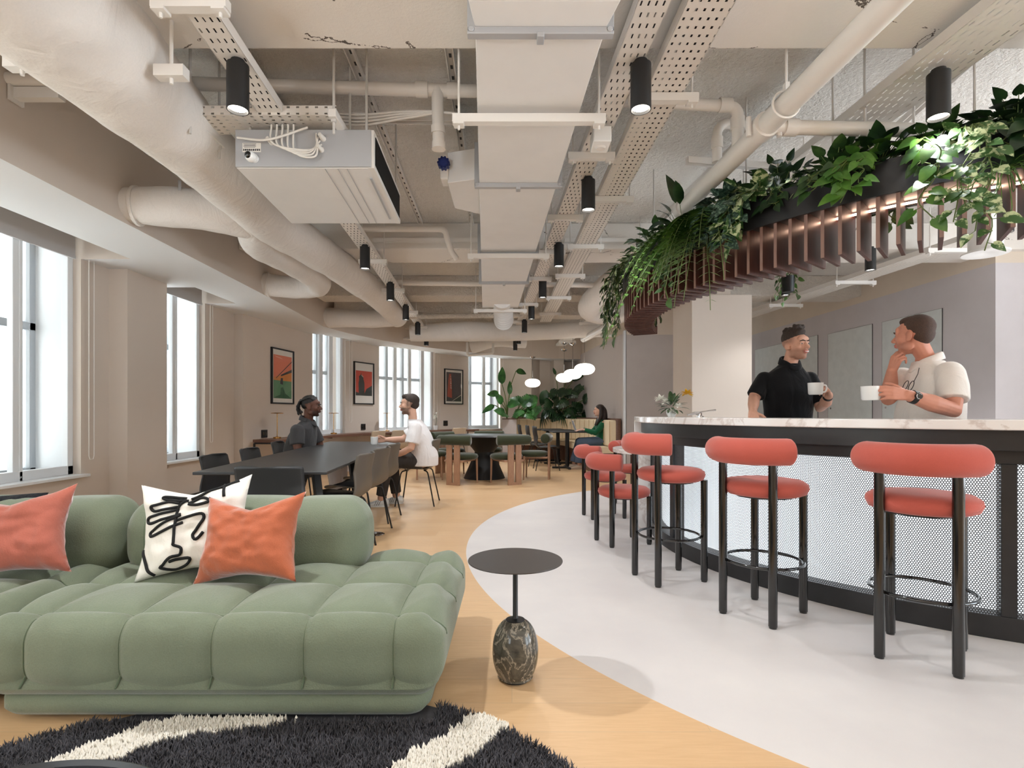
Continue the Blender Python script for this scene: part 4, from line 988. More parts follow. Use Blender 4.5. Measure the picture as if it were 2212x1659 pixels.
keep = (P[:, 1] > .55) & ~((P[:, 0] > -3.5) & (P[:, 0] < -.28) & (P[:, 1] > 1.935)); P = P[keep]
dmin = np.full(len(P), 9.)
for x0, y0, x1, y1, w2 in segs:
    d = np.array([x1-x0, y1-y0]); L2 = d@d+1e-9; t = np.clip(((P-[x0, y0])@d)/L2, 0, 1); q = np.hypot(*(P-[x0, y0]-t[:, None]*d).T)
    dmin = np.minimum(dmin, q-w2+.012*np.sin(P[:, 0]*60)*np.sin(P[:, 1]*47))
def pile(name, Q, m, h, wdt, lean, chunk):
    n = len(Q); a = rng.random(n)*2*np.pi; hh = h*(.75+.5*rng.random(n)); le = lean*rng.random(n); b2 = rng.random(n)*2*np.pi
    dx, dy = np.cos(a)*wdt, np.sin(a)*wdt; lx, ly = np.cos(b2)*le, np.sin(b2)*le
    base = np.stack([Q[:, 0], Q[:, 1], np.full(n, .006)], 1)-np.array([RC.x, RC.y, 0])
    z0 = np.zeros(n)
    A = base+np.stack([dx, dy, z0], 1); B = base-np.stack([dx, dy, z0], 1); B2 = base+np.stack([-dy, dx, z0], 1)*.8
    Mid = base+np.stack([lx*.45, ly*.45, hh*.65], 1); mA = Mid+np.stack([dx, dy, z0], 1)*chunk; mB = Mid-np.stack([dx, dy, z0], 1)*chunk; mC = Mid+np.stack([-dy, dx, z0], 1)*chunk
    T_ = base+np.stack([lx, ly, hh], 1)
    V = np.stack([A, B, B2, mA, mB, mC, T_], 1).reshape(-1, 3); o_ = (np.arange(n)*7)[:, None]
    tri = np.array([[0, 1, 4], [0, 4, 3], [1, 2, 5], [1, 5, 4], [2, 0, 3], [2, 3, 5], [3, 4, 6], [4, 5, 6], [5, 3, 6]])
    Fc = (o_[:, :, None]+tri[None]).reshape(-1, 3)
    me = bpy.data.meshes.new(name); me.vertices.add(len(V)); me.vertices.foreach_set('co', V.ravel()); me.loops.add(len(Fc)*3); me.loops.foreach_set('vertex_index', Fc.ravel())
    me.polygons.add(len(Fc)); me.polygons.foreach_set('loop_start', np.arange(len(Fc))*3); me.polygons.foreach_set('loop_total', np.full(len(Fc), 3)); me.update(calc_edges=True)
    me.polygons.foreach_set('use_smooth', [True]*len(Fc)); me.materials.append(m); o = bpy.data.objects.new(name, me); COL.objects.link(o); o.parent = rg; o['kind'] = 'stuff'; return o
pile('dark_pile', P[dmin > 0], M['rug_dark'], .028, .0032, .022, .8)
pw = P[dmin <= 0]; pw = np.concatenate([pw, pw+rng.normal(0, .004, pw.shape)])
pile('ivory_pile', pw, M['rug_white'], .032, .0045, .012, 1.25)
# ---------------------------------------------------------------- long dining table
dtb = thing('dining_table', 'long black meeting table with splayed trestle legs behind the sofa', 'table', (-1.9, 5.2, 0))
TQ = [(-2.06, 3.48), (-1.20, 3.50), (-1.50, 7.18), (-2.46, 7.30)]
MB().prism(TQ, .722, .742).build('tabletop', M['table_black'], dtb, True, bevel=.004)
tdir = Vector((-.36, 3.75, 0)).normalized(); tn = Vector((tdir.y, -tdir.x, 0))
def tabpt(t, s, z): # t along, s across (-1..1)
    a = Vector((*TQ[0], 0)).lerp(Vector((*TQ[3], 0)), t); b = Vector((*TQ[1], 0)).lerp(Vector((*TQ[2], 0)), t); p = a.lerp(b, (s+1)/2); p.z = z; return p
for t0 in (.12, .46, .86):
    for s in (-1, 1): MB().bar(tabpt(t0+.04, s*.45, .70), tabpt(t0-.015, s*.78, 0.0), .055, .055).build('leg', M['black'], dtb, True, bevel=.004)
    MB().bar(tabpt(t0+.04, -.6, .70), tabpt(t0+.04, .6, .70), .05, .04).build('cross_rail', M['black'], dtb, True)
MB().bar(tabpt(.1, 0, .695), tabpt(.92, 0, .695), .06, .04).build('under_beam', M['black'], dtb, True)
mg = thing('mug', 'white mug held on the long black table', 'mug', (-1.72, 6.28, .742))
def mug_parts(t, h=.09, r=.041, hx=None):
    MB().lathe([(0, 0), (r*.8, 0), (r*.92, .008), (r, h), (r-.004, h), (r*.86, .012), (0, .01)], (0, 0, 0), 32).build('cup', M['china'], t)
    if hx is not None:
        d = Vector((math.cos(hx), math.sin(hx), 0)); MB().tube(spline([d*r*.95+Vector((0, 0, h*.8)), d*(r+.022)+Vector((0, 0, h*.78)), d*(r+.028)+Vector((0, 0, h*.5)), d*(r+.016)+Vector((0, 0, h*.25)), d*r*.9+Vector((0, 0, h*.22))], 6), .0055, 10).build('handle', M['china'], t)
mug_parts(mg, .092, .046)
bx = thing('floor_socket', 'round polished steel floor socket cover beside the table', 'floor box', (-1.27, 5.0, 0))
MB().lathe([(0, 0), (.085, 0), (.09, .004), (.07, .012), (0, .012)], (0, 0, 0), 36).build('cover', M['chrome'], bx); MB().lathe([(0, .012), (.02, .012), (.02, .016), (0, .016)], (0, 0, 0), 20).build('flap', M['grey_metal'], bx)

# shell chair: faces +y, seat at .45
def shell_chair(name, m, rise=.79, width=.47):
    t = empty(name, (0, 0, 0))
    prof = [(.235, .425), (.225, .447), (.17, .455), (.05, .445), (-.08, .437), (-.155, .445), (-.205, .485), (-.232, .56), (-.245, .66), (-.262, .74), (-.272, rise-.01), (-.274, rise)]
    P = spline([(0, y, z) for y, z in prof], 3); nP = len(P)-1
    def f(u, v):
        i = v*nP; k = min(int(i), nP-1); p = P[k].lerp(P[k+1], i-k); x = 2*u-1
        back = max(0, min(1, (p.z-.46)/.2))
        w2 = width/2*(1-.10*back); end = 1
        if v < .12: end = lerp(.86, 1, math.sqrt(max(0, 1-(1-v/.12)**2)))
        if v > .90: end = math.sqrt(max(0.0, 1-((v-.90)/.1)**2*.55))
        curve = abs(x)**2.4
        return Vector((x*w2*end, p.y+back*curve*.055, p.z+(1-back)*curve*.018+(.0)))
    b = MB(); b.grid(f, 20, 44); o = b.build('shell', m, t, angle=180, solid=.011)
    s = MB()
    MB().grid(lambda u, v: Vector(((2*u-1)*.19*(1-.12*abs(2*v-1)**3), .21-.36*v, .462+.012*(1-(2*u-1)**4)*(1-(2*v-1)**4)-.010*math.sin(v*PI))), 12, 12).build('seat_pad', M['shell_black'], t, angle=180)
    for sx in (-1, 1):
        for sy in (-1, 1):
            top = (sx*.13, .12 if sy > 0 else -.10, .425); knee = (sx*.19, .17 if sy > 0 else -.15, .415); foot = (sx*.235, .235 if sy > 0 else -.235, 0.0)
            MB().tube([top, *bend(top, knee, foot, .04), foot], .0085, 10).build('leg', M['black'], t)
    MB().bar((-.13, .12, .425), (.13, .12, .425), .016, .016).build('cross_bar', M['black'], t); MB().bar((-.13, -.10, .425), (.13, -.10, .425), .016, .016).build('cross_bar', M['black'], t)
    return t
def put(proto, flag, lab, p, rz, group):
    o = proto if not flag else copy_tree(proto); flag.append(1); o.location = (p[0], p[1], 0); o.rotation_euler.z = math.radians(rz); tag(o, lab, 'chair', group); return o
cb_ = shell_chair('shell_chair', M['shell_black']); f1 = []
put(cb_, f1, 'black shell chair at the near head of the table, back towards the sofa', (-1.52, 3.58), 2, 'shell chairs at the long table')
ct_ = shell_chair('shell_chair', M['shell_taupe'], .80); f2 = []
put(ct_, f2, 'nearest taupe-backed shell chair along the right side of the table', (-1.40, 4.36), 88, 'shell chairs at the long table')
put(ct_, f2, 'second taupe-backed shell chair along the right side of the table', (-1.43, 5.06), 84, 'shell chairs at the long table')
put(ct_, f2, 'third taupe-backed shell chair along the right side, before the man in white', (-1.47, 5.72), 86, 'shell chairs at the long table')
put(ct_, f2, 'shell chair in which the man in the white T-shirt sits', (-1.17, 6.72), 90, 'shell chairs at the long table')
put(cb_, f1, 'black shell chair on the window side of the table, nearest the sofa', (-2.15, 4.3), -88, 'shell chairs at the long table')
put(cb_, f1, 'second black shell chair on the window side of the table', (-2.25, 5.1), -86, 'shell chairs at the long table')
put(cb_, f1, 'shell chair in which the man in the dark grey polo sits', (-2.50, 6.3), -84, 'shell chairs at the long table')
# ---------------------------------------------------------------- desk shelf under the windows
DK = [(-3.72, 7.75), (-3.50, 9.6), (-3.13, 10.42), (-2.72, 11.32), (-1.76, 12.52), (-1.10, 13.25)]
dw = thing('window_desk', 'dark oak shelf desk following the windows', 'desk', (-3.5, 8, 0))
inn = []
for i, p in enumerate(DK):
    a = Vector(DK[max(0, i-1)]); b = Vector(DK[min(len(DK)-1, i+1)]); d = (b-a).normalized(); inn.append(Vector(p)+Vector((d.y, -d.x))*.42)
MB().prism(DK+[tuple(q) for q in inn[::-1]], .70, .745).build('worktop', M['desk_wood'], dw, True, bevel=.003)
for i in (0, 1, 3, 5):
    p = Vector((*DK[i], 0)); q = Vector((*inn[i], 0)); b = MB(); b.bar(p.lerp(q, .08)+Vector((0, 0, .69)), p.lerp(q, .8)+Vector((0, 0, .69)), .03, .02); b.bar(p.lerp(q, .06)+Vector((0, 0, .69)), p.lerp(q, .06)+Vector((0, 0, .45)), .03, .02)
    b.build('bracket', M['black'], dw, True)
def desk_pt(t, s):               # t: vertex index as float, s: 0 wall .. 1 front
    i = min(int(t), len(DK)-2); a = Vector(DK[i]).lerp(Vector(DK[i+1]), t-i); b = inn[i].lerp(inn[i+1], t-i); return a.lerp(b, s)
def brass_lamp():
    t = empty('desk_lamp', (0, 0, 0))
    MB().lathe([(0, 0), (.055, 0), (.055, .022), (.02, .028), (.008, .035), (0, .035)], (0, 0, 0), 24).build('base', M['brass'], t)
    MB().cyl((0, 0, .03), (0, 0, .38), .006).build('stem', M['brass'], t)
    MB().lathe([(0, 0), (.085, 0), (.09, .008), (.06, .014), (0, .016)], (0, 0, .372), 24).build('shade', M['brass'], t)
    return t
bl = brass_lamp(); fr_ = True
for lab, x, yb in (('slim brass desk lamp below the green and orange poster', 598, 948), ('slim brass desk lamp against the window right of the seated man in grey', 721, 937), ('slim brass desk lamp in front of the double window', 836, 930)):
    d = .375*F/(yb-893); o = bl if fr_ else copy_tree(bl); fr_ = False
    t_ = {598: .3, 721: 1.75, 836: 3.15}[x]
    best = min(np.linspace(0, 4.99, 500), key=lambda q: abs(desk_pt(q, .4).x/desk_pt(q, .4).y*F+1106-x)); p = desk_pt(best, .4)
    o.location = (p.x, p.y, .745); tag(o, lab, 'lamp', 'brass desk lamps')
of = thing('orchid', 'small white orchid on the window sill at the double window', 'plant', (*desk_pt(3.93, .25), .745))
MB().lathe([(0, 0), (.04, 0), (.055, .10), (.05, .10), (.04, .02), (0, .02)], (0, 0, 0), 20).build('pot', M['china'], of)
MB().tube(spline([(0, 0, .08), (.02, 0, .25), (-.03, 0, .36)], 6), .005, 6).build('stem', M['leaf_f'], of)
b = MB(); R = random.Random(4)
for k in range(26): d = Vector((R.uniform(-1, 1), R.uniform(-1, 1), R.uniform(-.6, 1))); leaf(b, Vector((-.01+R.uniform(-.04, .04), 0, .26+R.uniform(0, .12))), d, (0, 0, 1), .05, .035, .2, .2, 3)
b.build('blossom', M['petal_w'], of, angle=180)
# beige chairs pulled up to the desk
cg = shell_chair('shell_chair', M['shell_beige'], .80); f3 = []
for lab, t_, s in (('beige shell chair at the window desk behind the man in grey', 1.70, 1.55), ('beige shell chair at the window desk below the red poster', 2.35, 1.75), ('beige shell chair at the window desk before the double window', 2.88, 1.75), ('beige shell chair at the desk right of the man in white', 3.95, 1.5)):
    p = desk_pt(t_, s); q = desk_pt(t_, 0); rz = math.degrees(math.atan2(q.y-p.y, q.x-p.x))-90
    put(cg, f3, lab, p, rz, 'beige desk chairs')
# sockets
def on_wall(i, x):               # point of wall segment i seen at pixel column x
    a = Vector(W[i]); b = Vector(W[i+1]); k = (x-1106)/F; d = b-a; t = (k*a.y-a.x)/(d.x-k*d.y); p = a+d*t; n = Vector((d.y, -d.x)).normalized(); return p, n, d.normalized()
for lab, i, x, y in (('black double socket on the wall below the green and orange poster', 6, 570, 937), ('black socket on the wall below the red poster', 8, 784, 922), ('black socket on the wall below the dark poster', 10, 962, 914)):
    p, n, d = on_wall(i, x); z = CAMZ-(y-893)*p.y/F; wd = .15 if i == 6 else .13
    t = thing('wall_socket', lab, 'socket', (p.x+n.x*.001, p.y+n.y*.001, z), math.atan2(d.y, d.x), 'black wall sockets')
    MB().box((0, -.008, 0), (wd, .012, .12)).build('plate', M['black'], t, bevel=.003); b = MB()
    for s in (-1, 1): b = MB(); b.box((s*wd*.24, -.015, .0), (wd*.3, .004, .05)); b.build('outlet', M['satin_black'], t)
# ---------------------------------------------------------------- framed posters
def flatpoly(name, pts, y, m, parent): return MB().quad(*[(p[0], y, p[1]) for p in pts]).build(name, m, parent, smooth=False)
PC = {k: mat('poster_ink_'+k, c, .6) for k, c in dict(coral=(222, 122, 92), orange=(214, 134, 66), green=(94, 140, 104), dgreen=(42, 92, 62), grey=(70, 68, 70), red=(205, 82, 66), char=(62, 64, 62), slate=(74, 66, 68), brick=(168, 74, 52), pale=(214, 200, 186), pink=(232, 162, 140)).items()}
def glz():
    g = N('poster_glazing'); tr = g.n('BsdfTransparent'); gl = g.n('BsdfGlossy'); gl.inputs['Roughness'].default_value = .03
    mx = g.n('MixShader'); mx.inputs[0].default_value = .06; g.l(tr.outputs[0], mx.inputs[1]); g.l(gl.outputs[0], mx.inputs[2]); g.l(mx.outputs[0], g.out.inputs[0]); return g.m
M['poster_glass'] = glz()
def poster(lab, i, x0, x1, yt, yb):
    p0, n, d = on_wall(i, x0); p1, _, _ = on_wall(i, x1); wd = (p1-p0).length; c = (p0+p1)/2
    zt = CAMZ+(893-yt)*p0.y/F; zb = CAMZ+(893-yb)*p0.y/F; ht = zt-zb
    t = thing('framed_poster', lab, 'picture', (c.x+n.x*.002, c.y+n.y*.002, zb), math.atan2(d.y, d.x), 'framed posters'); f = .022
    b = MB()
    for cc, ss in (((0, -.015, f/2), (wd, .03, f)), ((0, -.015, ht-f/2), (wd, .03, f)), ((-wd/2+f/2, -.015, ht/2), (f, .03, ht)), ((wd/2-f/2, -.015, ht/2), (f, .03, ht))): b.box(cc, ss)
    b.build('frame', M['black'], t)
    flatpoly('paper', [(-wd/2+f, f), (wd/2-f, f), (wd/2-f, ht-f), (-wd/2+f, ht-f)], -.012, M['paper'], t)
    flatpoly('glazing', [(-wd/2+f, f), (wd/2-f, f), (wd/2-f, ht-f), (-wd/2+f, ht-f)], -.022, M['poster_glass'], t)
    return t, lambda u, v: ((u-.5)*(wd-2*f), f+v*(ht-2*f))
t, q = poster('tall framed poster in orange and green with a bridge, left of the seated men', 6, 584, 632, 749, 872)
A = lambda nm, pts, k, y=-.0135: flatpoly(nm, [q(*p) for p in pts], y, PC[k], t)
A('print', [(.06, .08), (.94, .08), (.94, .90), (.06, .90)], 'green'); A('print', [(.06, .42), (.94, .42), (.94, .90), (.06, .90)], 'coral', -.0145)
A('print', [(.06, .42), (.94, .42), (.94, .60), (.06, .47)], 'orange', -.0155); A('print', [(.4, .50), (.94, .60), (.94, .66), (.4, .53)], 'grey', -.0165)
A('print', [(.16, .46), (.20, .46), (.94, .80), (.94, .82)], 'char', -.0165); A('print', [(.36, .36), (.5, .34), (.5, .47), (.40, .47)], 'grey', -.0165)
A('print', [(.06, .08), (.94, .08), (.75, .14), (.62, .18), (.5, .30), (.40, .28), (.38, .15), (.2, .12)], 'dgreen', -.0145); A('print', [(.1, .88), (.4, .86), (.5, .83), (.2, .85)], 'pink', -.0155)
t, q = poster('framed red poster with a dark church tower, between two windows', 8, 763, 806, 780, 873)
A('print', [(.06, .19), (.94, .19), (.94, .81), (.06, .81)], 'red'); A('print', [(.06, .19), (.94, .19), (.94, .46), (.62, .36), (.5, .22), (.06, .28)], 'char', -.0145)
A('print', [(.22, .20), (.52, .20), (.52, .5), (.46, .62), (.46, .67), (.36, .71), (.34, .78), (.32, .71), (.22, .67), (.24, .6), (.2, .5)], 'char', -.0155); A('print', [(.36, .71), (.46, .66), (.44, .65), (.345, .70)], 'pale', -.0165)
t, q = poster('framed dark poster with a red brick chimney carrying vertical letters', 10, 959, 999, 796, 873)
A('print', [(.07, .06), (.93, .06), (.93, .93), (.07, .93)], 'slate'); A('print', [(.12, .20), (.40, .16), (.38, .70), (.34, .88), (.24, .88), (.18, .70)], 'brick', -.0145); A('print', [(.40, .16), (.46, .16), (.40, .80), (.34, .88), (.38, .70)], 'char', -.015)
A('print', [(.07, .06), (.93, .06), (.93, .28), (.45, .14), (.3, .12), (.07, .20)], 'char', -.0155); A('print', [(.40, .07), (.43, .07), (.93, .25), (.93, .27)], 'pale', -.0165)
def letters(parent, chars, pos, size, m, y):
    for ch, (x, z) in zip(chars, pos):
        cu = bpy.data.curves.new('letter', 'FONT'); cu.body = ch; cu.size = size; cu.extrude = .0004; cu.align_x = 'CENTER'
        o = bpy.data.objects.new('tmp', cu); COL.objects.link(o); dg = bpy.context.evaluated_depsgraph_get(); me = bpy.data.meshes.new_from_object(o.evaluated_get(dg)); bpy.data.objects.remove(o)
        me.materials.clear(); me.materials.append(m); me.transform(Matrix.Translation((x, y, z)) @ Matrix.Rotation(PI/2, 4, 'X')); o = bpy.data.objects.new('lettering', me); COL.objects.link(o); o.parent = parent
letters(t, 'TRUMAN', [q(.31+.004*k, .76-.065*k) for k in range(6)], .062, PC['pale'], -.0168)
# ---------------------------------------------------------------- round table with olive chairs
rt = thing('round_table', 'round black pedestal table ringed by olive chairs', 'table', (-.48, 9.4, 0))
MB().lathe([(0, 0), (.70, 0), (.715, .01), (.70, .022), (0, .022)], (0, 0, .722), 64).build('tabletop', M['table_black'], rt)
MB().lathe([(0, 0), (.36, 0), (.35, .02), (.17, .44), (.17, .46), (.38, .722), (0, .722)], (0, 0, 0), 48).build('pedestal', M['black'], rt)
def olive_chair():
    t = empty('olive_chair', (0, 0, 0))                              # faces +y
    MB().lathe([(0, 0), (.22, 0), (.255, .02), (.265, .05), (.25, .08), (.2, .095), (0, .1)], (0, .0, .385), 40).build('seat', M['olive'], t, angle=80)
    pts = [(.36*math.sin(math.radians(a)), -.20-.10*math.cos(math.radians(a))+.04, .70) for a in np.linspace(-48, 48, 17)]
    P = [Vector(p) for p in pts]; rr = [.06, .076]+[.08]*17+[.076, .06]
    P = [P[0]-(P[1]-P[0]).normalized()*.02, P[0]-(P[1]-P[0]).normalized()*.01]+P+[P[-1]+(P[-1]-P[-2]).normalized()*.01, P[-1]+(P[-1]-P[-2]).normalized()*.02]
    MB().tube(P, rr, 24).build('backrest', M['olive'], t, angle=60)
    for s in (-1, 1): MB().box((s*.068, -.275, .32), (.10, .03, .64)).build('back_leg', M['oak_leg'], t, bevel=.003)
    MB().box((0, -.275, .02), (.04, .03, .04)).build('foot_rail', M['oak_leg'], t)
    for s in (-1, 1): MB().tube([(s*.20, .13, .40), (s*.205, .14, 0)], [.018, .012], 12).build('front_leg', M['oak_leg'], t)
    MB().box((0, -.06, .375), (.34, .40, .03)).build('seat_frame', M['oak_leg'], t, bevel=.004)
    return t
oc = olive_chair(); f4 = []
for lab, a, r in (('olive bolster chair at the near left of the round table', 246, .80), ('olive bolster chair at the near right of the round table', 299, .80), ('olive bolster chair at the right of the round table', 352, .85),
                  ('olive bolster chair on the far side of the round table', 88, .85), ('olive bolster chair at the far left of the round table', 140, .85), ('olive bolster chair at the left of the round table, behind the man in white', 190, .88)):
    p = (-.48+r*math.cos(math.radians(a)), 9.4+r*math.sin(math.radians(a))); put(oc, f4, lab, p, a+90, 'olive chairs around the round table')
# ---------------------------------------------------------------- corner banquette, planters, cafe tables
bq = thing('banquette', 'cream leather corner banquette with walnut base and ledge', 'bench', (1.3, 12.5, 0))
BK = [(2.06, 10.3), (1.82, 13.0), (1.0, 13.62), (-.02, 13.50)]       # rear edge, from the near end round to the planter
def offs(P, r):
    out = []
    for i, p in enumerate(P):
        a = Vector(P[max(0, i-1)]); b = Vector(P[min(len(P)-1, i+1)]); d = (b-a).normalized(); out.append(Vector(p)+Vector((-d.y, d.x))*r)
    return out
BK = [tuple(v)[:2] for v in spline([(p[0], p[1], 0) for p in BK], 6)]
def strip(name, r0, r1, z0, z1, m, bev=.02):
    a = offs(BK, r0); b = offs(BK, r1)
    return MB().prism([tuple(v) for v in a]+[tuple(v) for v in b[::-1]], z0, z1).build(name, m, bq, True, bevel=bev, bseg=3)
strip('base', .06, .56, 0, .36, M['desk_wood'], .004); strip('seat', .06, .66, .36, .475, M['cream'], .035); strip('back_cushion', .05, .20, .475, .99, M['cream'], .04); strip('ledge', -.02, .08, 0, 1.02, M['desk_wood'], .004)
sm = MB()
a = offs(BK, .205); b_ = offs(BK, .05)
for i in range(0, len(a)): sm.tube([(a[i].x, a[i].y, .50), (a[i].x, a[i].y, .975)], .006, 6)
sm.build('piping', mat('darker_cream_piping', (196, 168, 128), .6), bq, True)
pb = thing('planter_box', 'pale ribbed planter box behind the banquette by the window', 'planter', (-.05, 13.3, 0))
b = MB(); b.box((-.06, 13.32, .49), (.34, .5, .98)); b.build('box', M['rib'], pb, True, bevel=.004)
b = MB()
for k in range(11): b.box((-.215+.031*k, 13.062, .49), (.018, .016, .96))
b.build('ribs', M['rib'], pb, True); MB().box((-.06, 13.32, .985), (.36, .52, .02)).build('rim', M['desk_wood'], pb, True)
def cafe_table():
    t = empty('cafe_table', (0, 0, 0))
    MB().box((0, 0, .745), (.68, .62, .024)).build('tabletop', M['table_black'], t, bevel=.006)
    MB().cyl((0, 0, .03), (0, 0, .735), .042, seg=24).build('column', M['black'], t)
    for r in (PI/4, 3*PI/4): b = MB(); b.box((0, 0, .02), (.62, .055, .035), r-PI/4); b.build('foot', M['black'], t, bevel=.008)
    return t
cf = cafe_table(); f5 = True
for lab, p in (('nearest black cafe table, with the laptop on it', (1.13, 11.05)), ('middle black cafe table along the banquette', (1.02, 12.0)), ('farthest black cafe table along the banquette', (.84, 12.66))):
    o = cf if f5 else copy_tree(cf); f5 = False; o.location = (*p, 0); o.rotation_euler.z = .06; tag(o, lab, 'table', 'black cafe tables')
f6 = []; cs = shell_chair('shell_chair', M['shell_black'], .86)
for lab, p in (('black chair at the nearest cafe table, opposite the woman', (.68, 10.75)), ('black chair at the middle cafe table', (.56, 11.6)), ('black chair at the farthest cafe table', (.40, 12.3))): put(cs, f6, lab, p, -86, 'black cafe chairs')
lp = thing('laptop', 'silver laptop open on the nearest cafe table', 'laptop', (1.30, 11.02, .758), PI/2)
MB().box((0, -.11, .008), (.31, .22, .014)).build('keyboard_base', M['grey_metal'], lp, bevel=.003)
b = MB(); b.box((0, .035, .115), (.31, .008, .22), rot=Matrix.Rotation(math.radians(-18), 3, 'X')); b.build('lid', mat('silver_lid', (206, 208, 212), .3, .4), lp, bevel=.003)
lp.rotation_euler.z = math.radians(90)
# pendant lamps
def pendant():
    t = empty('pendant_lamp', (0, 0, 0))
    MB().lathe([(0, -.105)]+[(.19*math.cos(math.radians(a))**.8, .105*math.sin(math.radians(a))) for a in range(-80, 81, 8)]+[(0, .105)], (0, 0, 0), 40).build('globe', M['opal'], t, angle=180)
    MB().lathe([(0, .10), (.028, .10), (.022, .125), (.007, .14), (.007, .30), (0, .30)], (0, 0, 0), 20).build('stem', M['chrome'], t)
    return t
pd = pendant(); f7 = True
for lab, p, zt in (('white glowing globe pendant hanging alone before the far window corner', (.51, 13.35, 1.87), 2.52), ('lowest of three overlapping globe pendants over the cafe tables', (1.19, 12.3, 1.93), 2.738), ('middle of three overlapping globe pendants over the cafe tables', (1.27, 11.3, 1.94), 2.738), ('highest and nearest of three overlapping globe pendants', (1.335, 9.95, 1.935), 2.738)):
    o = pd if f7 else copy_tree(pd); f7 = False; o.location = p; tag(o, lab, 'pendant lamp', 'globe pendants')
    MB().cyl((0, 0, .29), (0, 0, zt-p[2]), .003, seg=6).build('cord', M['black'], o)
    MB().lathe([(0, 0), (.075, 0), (.06, -.03), (.012, -.05), (0, -.05)], (0, 0, zt-p[2]), 24).build('ceiling_rose', M['chrome'], o)
# cupboard doors in the wall behind the bar
def rw(x): k = (x-1106)/F; y = (5.2+SL*yn)/(k+SL); return Vector((k*y, y))
for i, (lab, xa, xb, yt) in enumerate((('flush grey cupboard door behind the man in black', 1632, 1767, 756), ('middle flush grey cupboard door behind the bar', 1790, 1885, 722), ('flush grey cupboard door behind the man in the white polo', 1907, 2036, 696))):
    a, b = rw(xb), rw(xa); z1 = CAMZ+(893-yt)*b.y/F; d = (b-a).normalized(); n = Vector((-d.y, d.x))
    t = thing('cupboard_door', lab, 'door', (a.x+n.x*.002, a.y+n.y*.002, 0), math.atan2(d.y, d.x), 'flush cupboard doors'); L_ = (b-a).length
    MB().box((L_/2, .004, z1/2+.02), (L_, .008, z1-.04)).build('panel', M['panel_door'], t)
    b_ = MB(); b_.box((L_/2, .0035, z1), (L_+.012, .006, .006)); b_.box((-.003, .0035, z1/2), (.006, .006, z1)); b_.box((L_+.003, .0035, z1/2), (.006, .006, z1)); b_.build('shadow_gap', M['dark_cable'], t)
    MB().cyl((L_-.07, .0, 1.2), (L_-.07, .014, 1.2), .014, seg=14).build('lock', M['chrome'], t)
# ---------------------------------------------------------------- greenery
M['pothos'] = leaf_mat('pothos_leaf', (40, 66, 34), (74, 106, 52), 7)
M['variegated'] = leaf_mat('variegated_leaf', (62, 96, 48), (196, 206, 160), 26, .38, (.5, .58))
M['bright'] = leaf_mat('bright_leaf', (58, 100, 36), (98, 140, 56), 6)
M['silver'] = leaf_mat('silvery_leaf', (34, 58, 46), (110, 136, 116), 60, .45, (.5, .62))
M['deep'] = leaf_mat('deep_green_leaf', (24, 46, 24), (46, 76, 38), 8)
M['fern'] = leaf_mat('fern_leaf', (66, 104, 40), (104, 140, 62), 9)
M['spider'] = leaf_mat('striped_leaf', (50, 84, 40), (170, 184, 130), 30, .4, (.5, .6))
M['stem'] = mat('green_stem', (96, 112, 58), .6)
def heart(mb, p, d, up, L_, wd, droop=.2, fold=.18):
    d = Vector(d).normalized(); s = d.cross(Vector(up))
    if s.length < 1e-3: s = d.cross(Vector((.3, 1, .2)))
    s.normalize(); n = s.cross(d).normalized(); vs = []
    for t, w_ in ((-.12, .30), (0, .78), (.22, 1), (.5, .80), (.78, .40), (1.0, .0)):
        c = Vector(p)+d*L_*t-n*droop*L_*max(0, t)**2; k = wd*.5*w_; m = c if t > -.05 else Vector(p)
        vs += [c-s*k+n*fold*k, m, c+s*k+n*fold*k]
    fs = []
    for i in range(5): a = i*3; fs += [(a, a+1, a+4, a+3), (a+1, a+2, a+5, a+4)]
    mb.add(vs, fs)
def rnd_dir(R, e0, e1, az=None, spread=PI):
    a = R.uniform(0, 2*PI) if az is None else az+R.uniform(-spread, spread); e = math.radians(R.uniform(e0, e1)); return Vector((math.cos(a)*math.cos(e), math.sin(a)*math.cos(e), math.sin(e)))
def vine(fo, stm, R, p, out, drop, size, reach=.16, gap=.045, wander=.05, rise=.06):
    """one trailing stem: out over the rim, then down by `drop`"""
    side = Vector((-out.y, out.x, 0)); n = 6; w1 = R.uniform(-1, 1)*wander; pts = [Vector(p), Vector(p)+out*reach*.5+Vector((0, 0, rise)), Vector(p)+out*reach+side*w1]
    for k in range(1, 5): pts.append(Vector(p)+out*(reach+R.uniform(-.015, .03))+side*(w1+R.uniform(-1, 1)*wander)-Vector((0, 0, drop*k/4)))
    P = spline(pts, 8); stm.tube(P[::2]+[P[-1]], .0028, 5); acc = 0; sgn = 1
    for a, b in zip(P, P[1:]):
        acc += (b-a).length
        if acc > gap:
            acc = 0; sgn = -sgn; d = (side*sgn*R.uniform(.5, 1)+out*R.uniform(.1, .8)+Vector((0, 0, R.uniform(-.9, .1)))).normalized(); k = size*R.uniform(.65, 1.15)
            q = b+d*R.uniform(.02, .045); stm.tube([b, q], .0016, 4); heart(fo, q, d+Vector((0, 0, -.35)), out+Vector((0, 0, .6))+side*R.uniform(-.3, .3), k, k*R.uniform(.66, .85))
def bush(fo, stm, R, p, n, rad, size, e0=-10, e1=80, kind=heart, az=None, spread=PI, flat=1.0, ratio=.75):
    for _ in range(n):
        d = rnd_dir(R, e0, e1, az, spread); q = Vector(p)+Vector((d.x*flat, d.y*flat, d.z))*rad*R.uniform(.35, 1); k = size*R.uniform(.7, 1.2)
        stm.tube([Vector(p)+d*.02, (Vector(p)+q)/2+Vector((0, 0, .02)), q], .002, 4); kind(fo, q, (d+Vector((0, 0, R.uniform(-.9, .0)))), Vector((d.x*.4, d.y*.4, 1)), k, k*ratio)
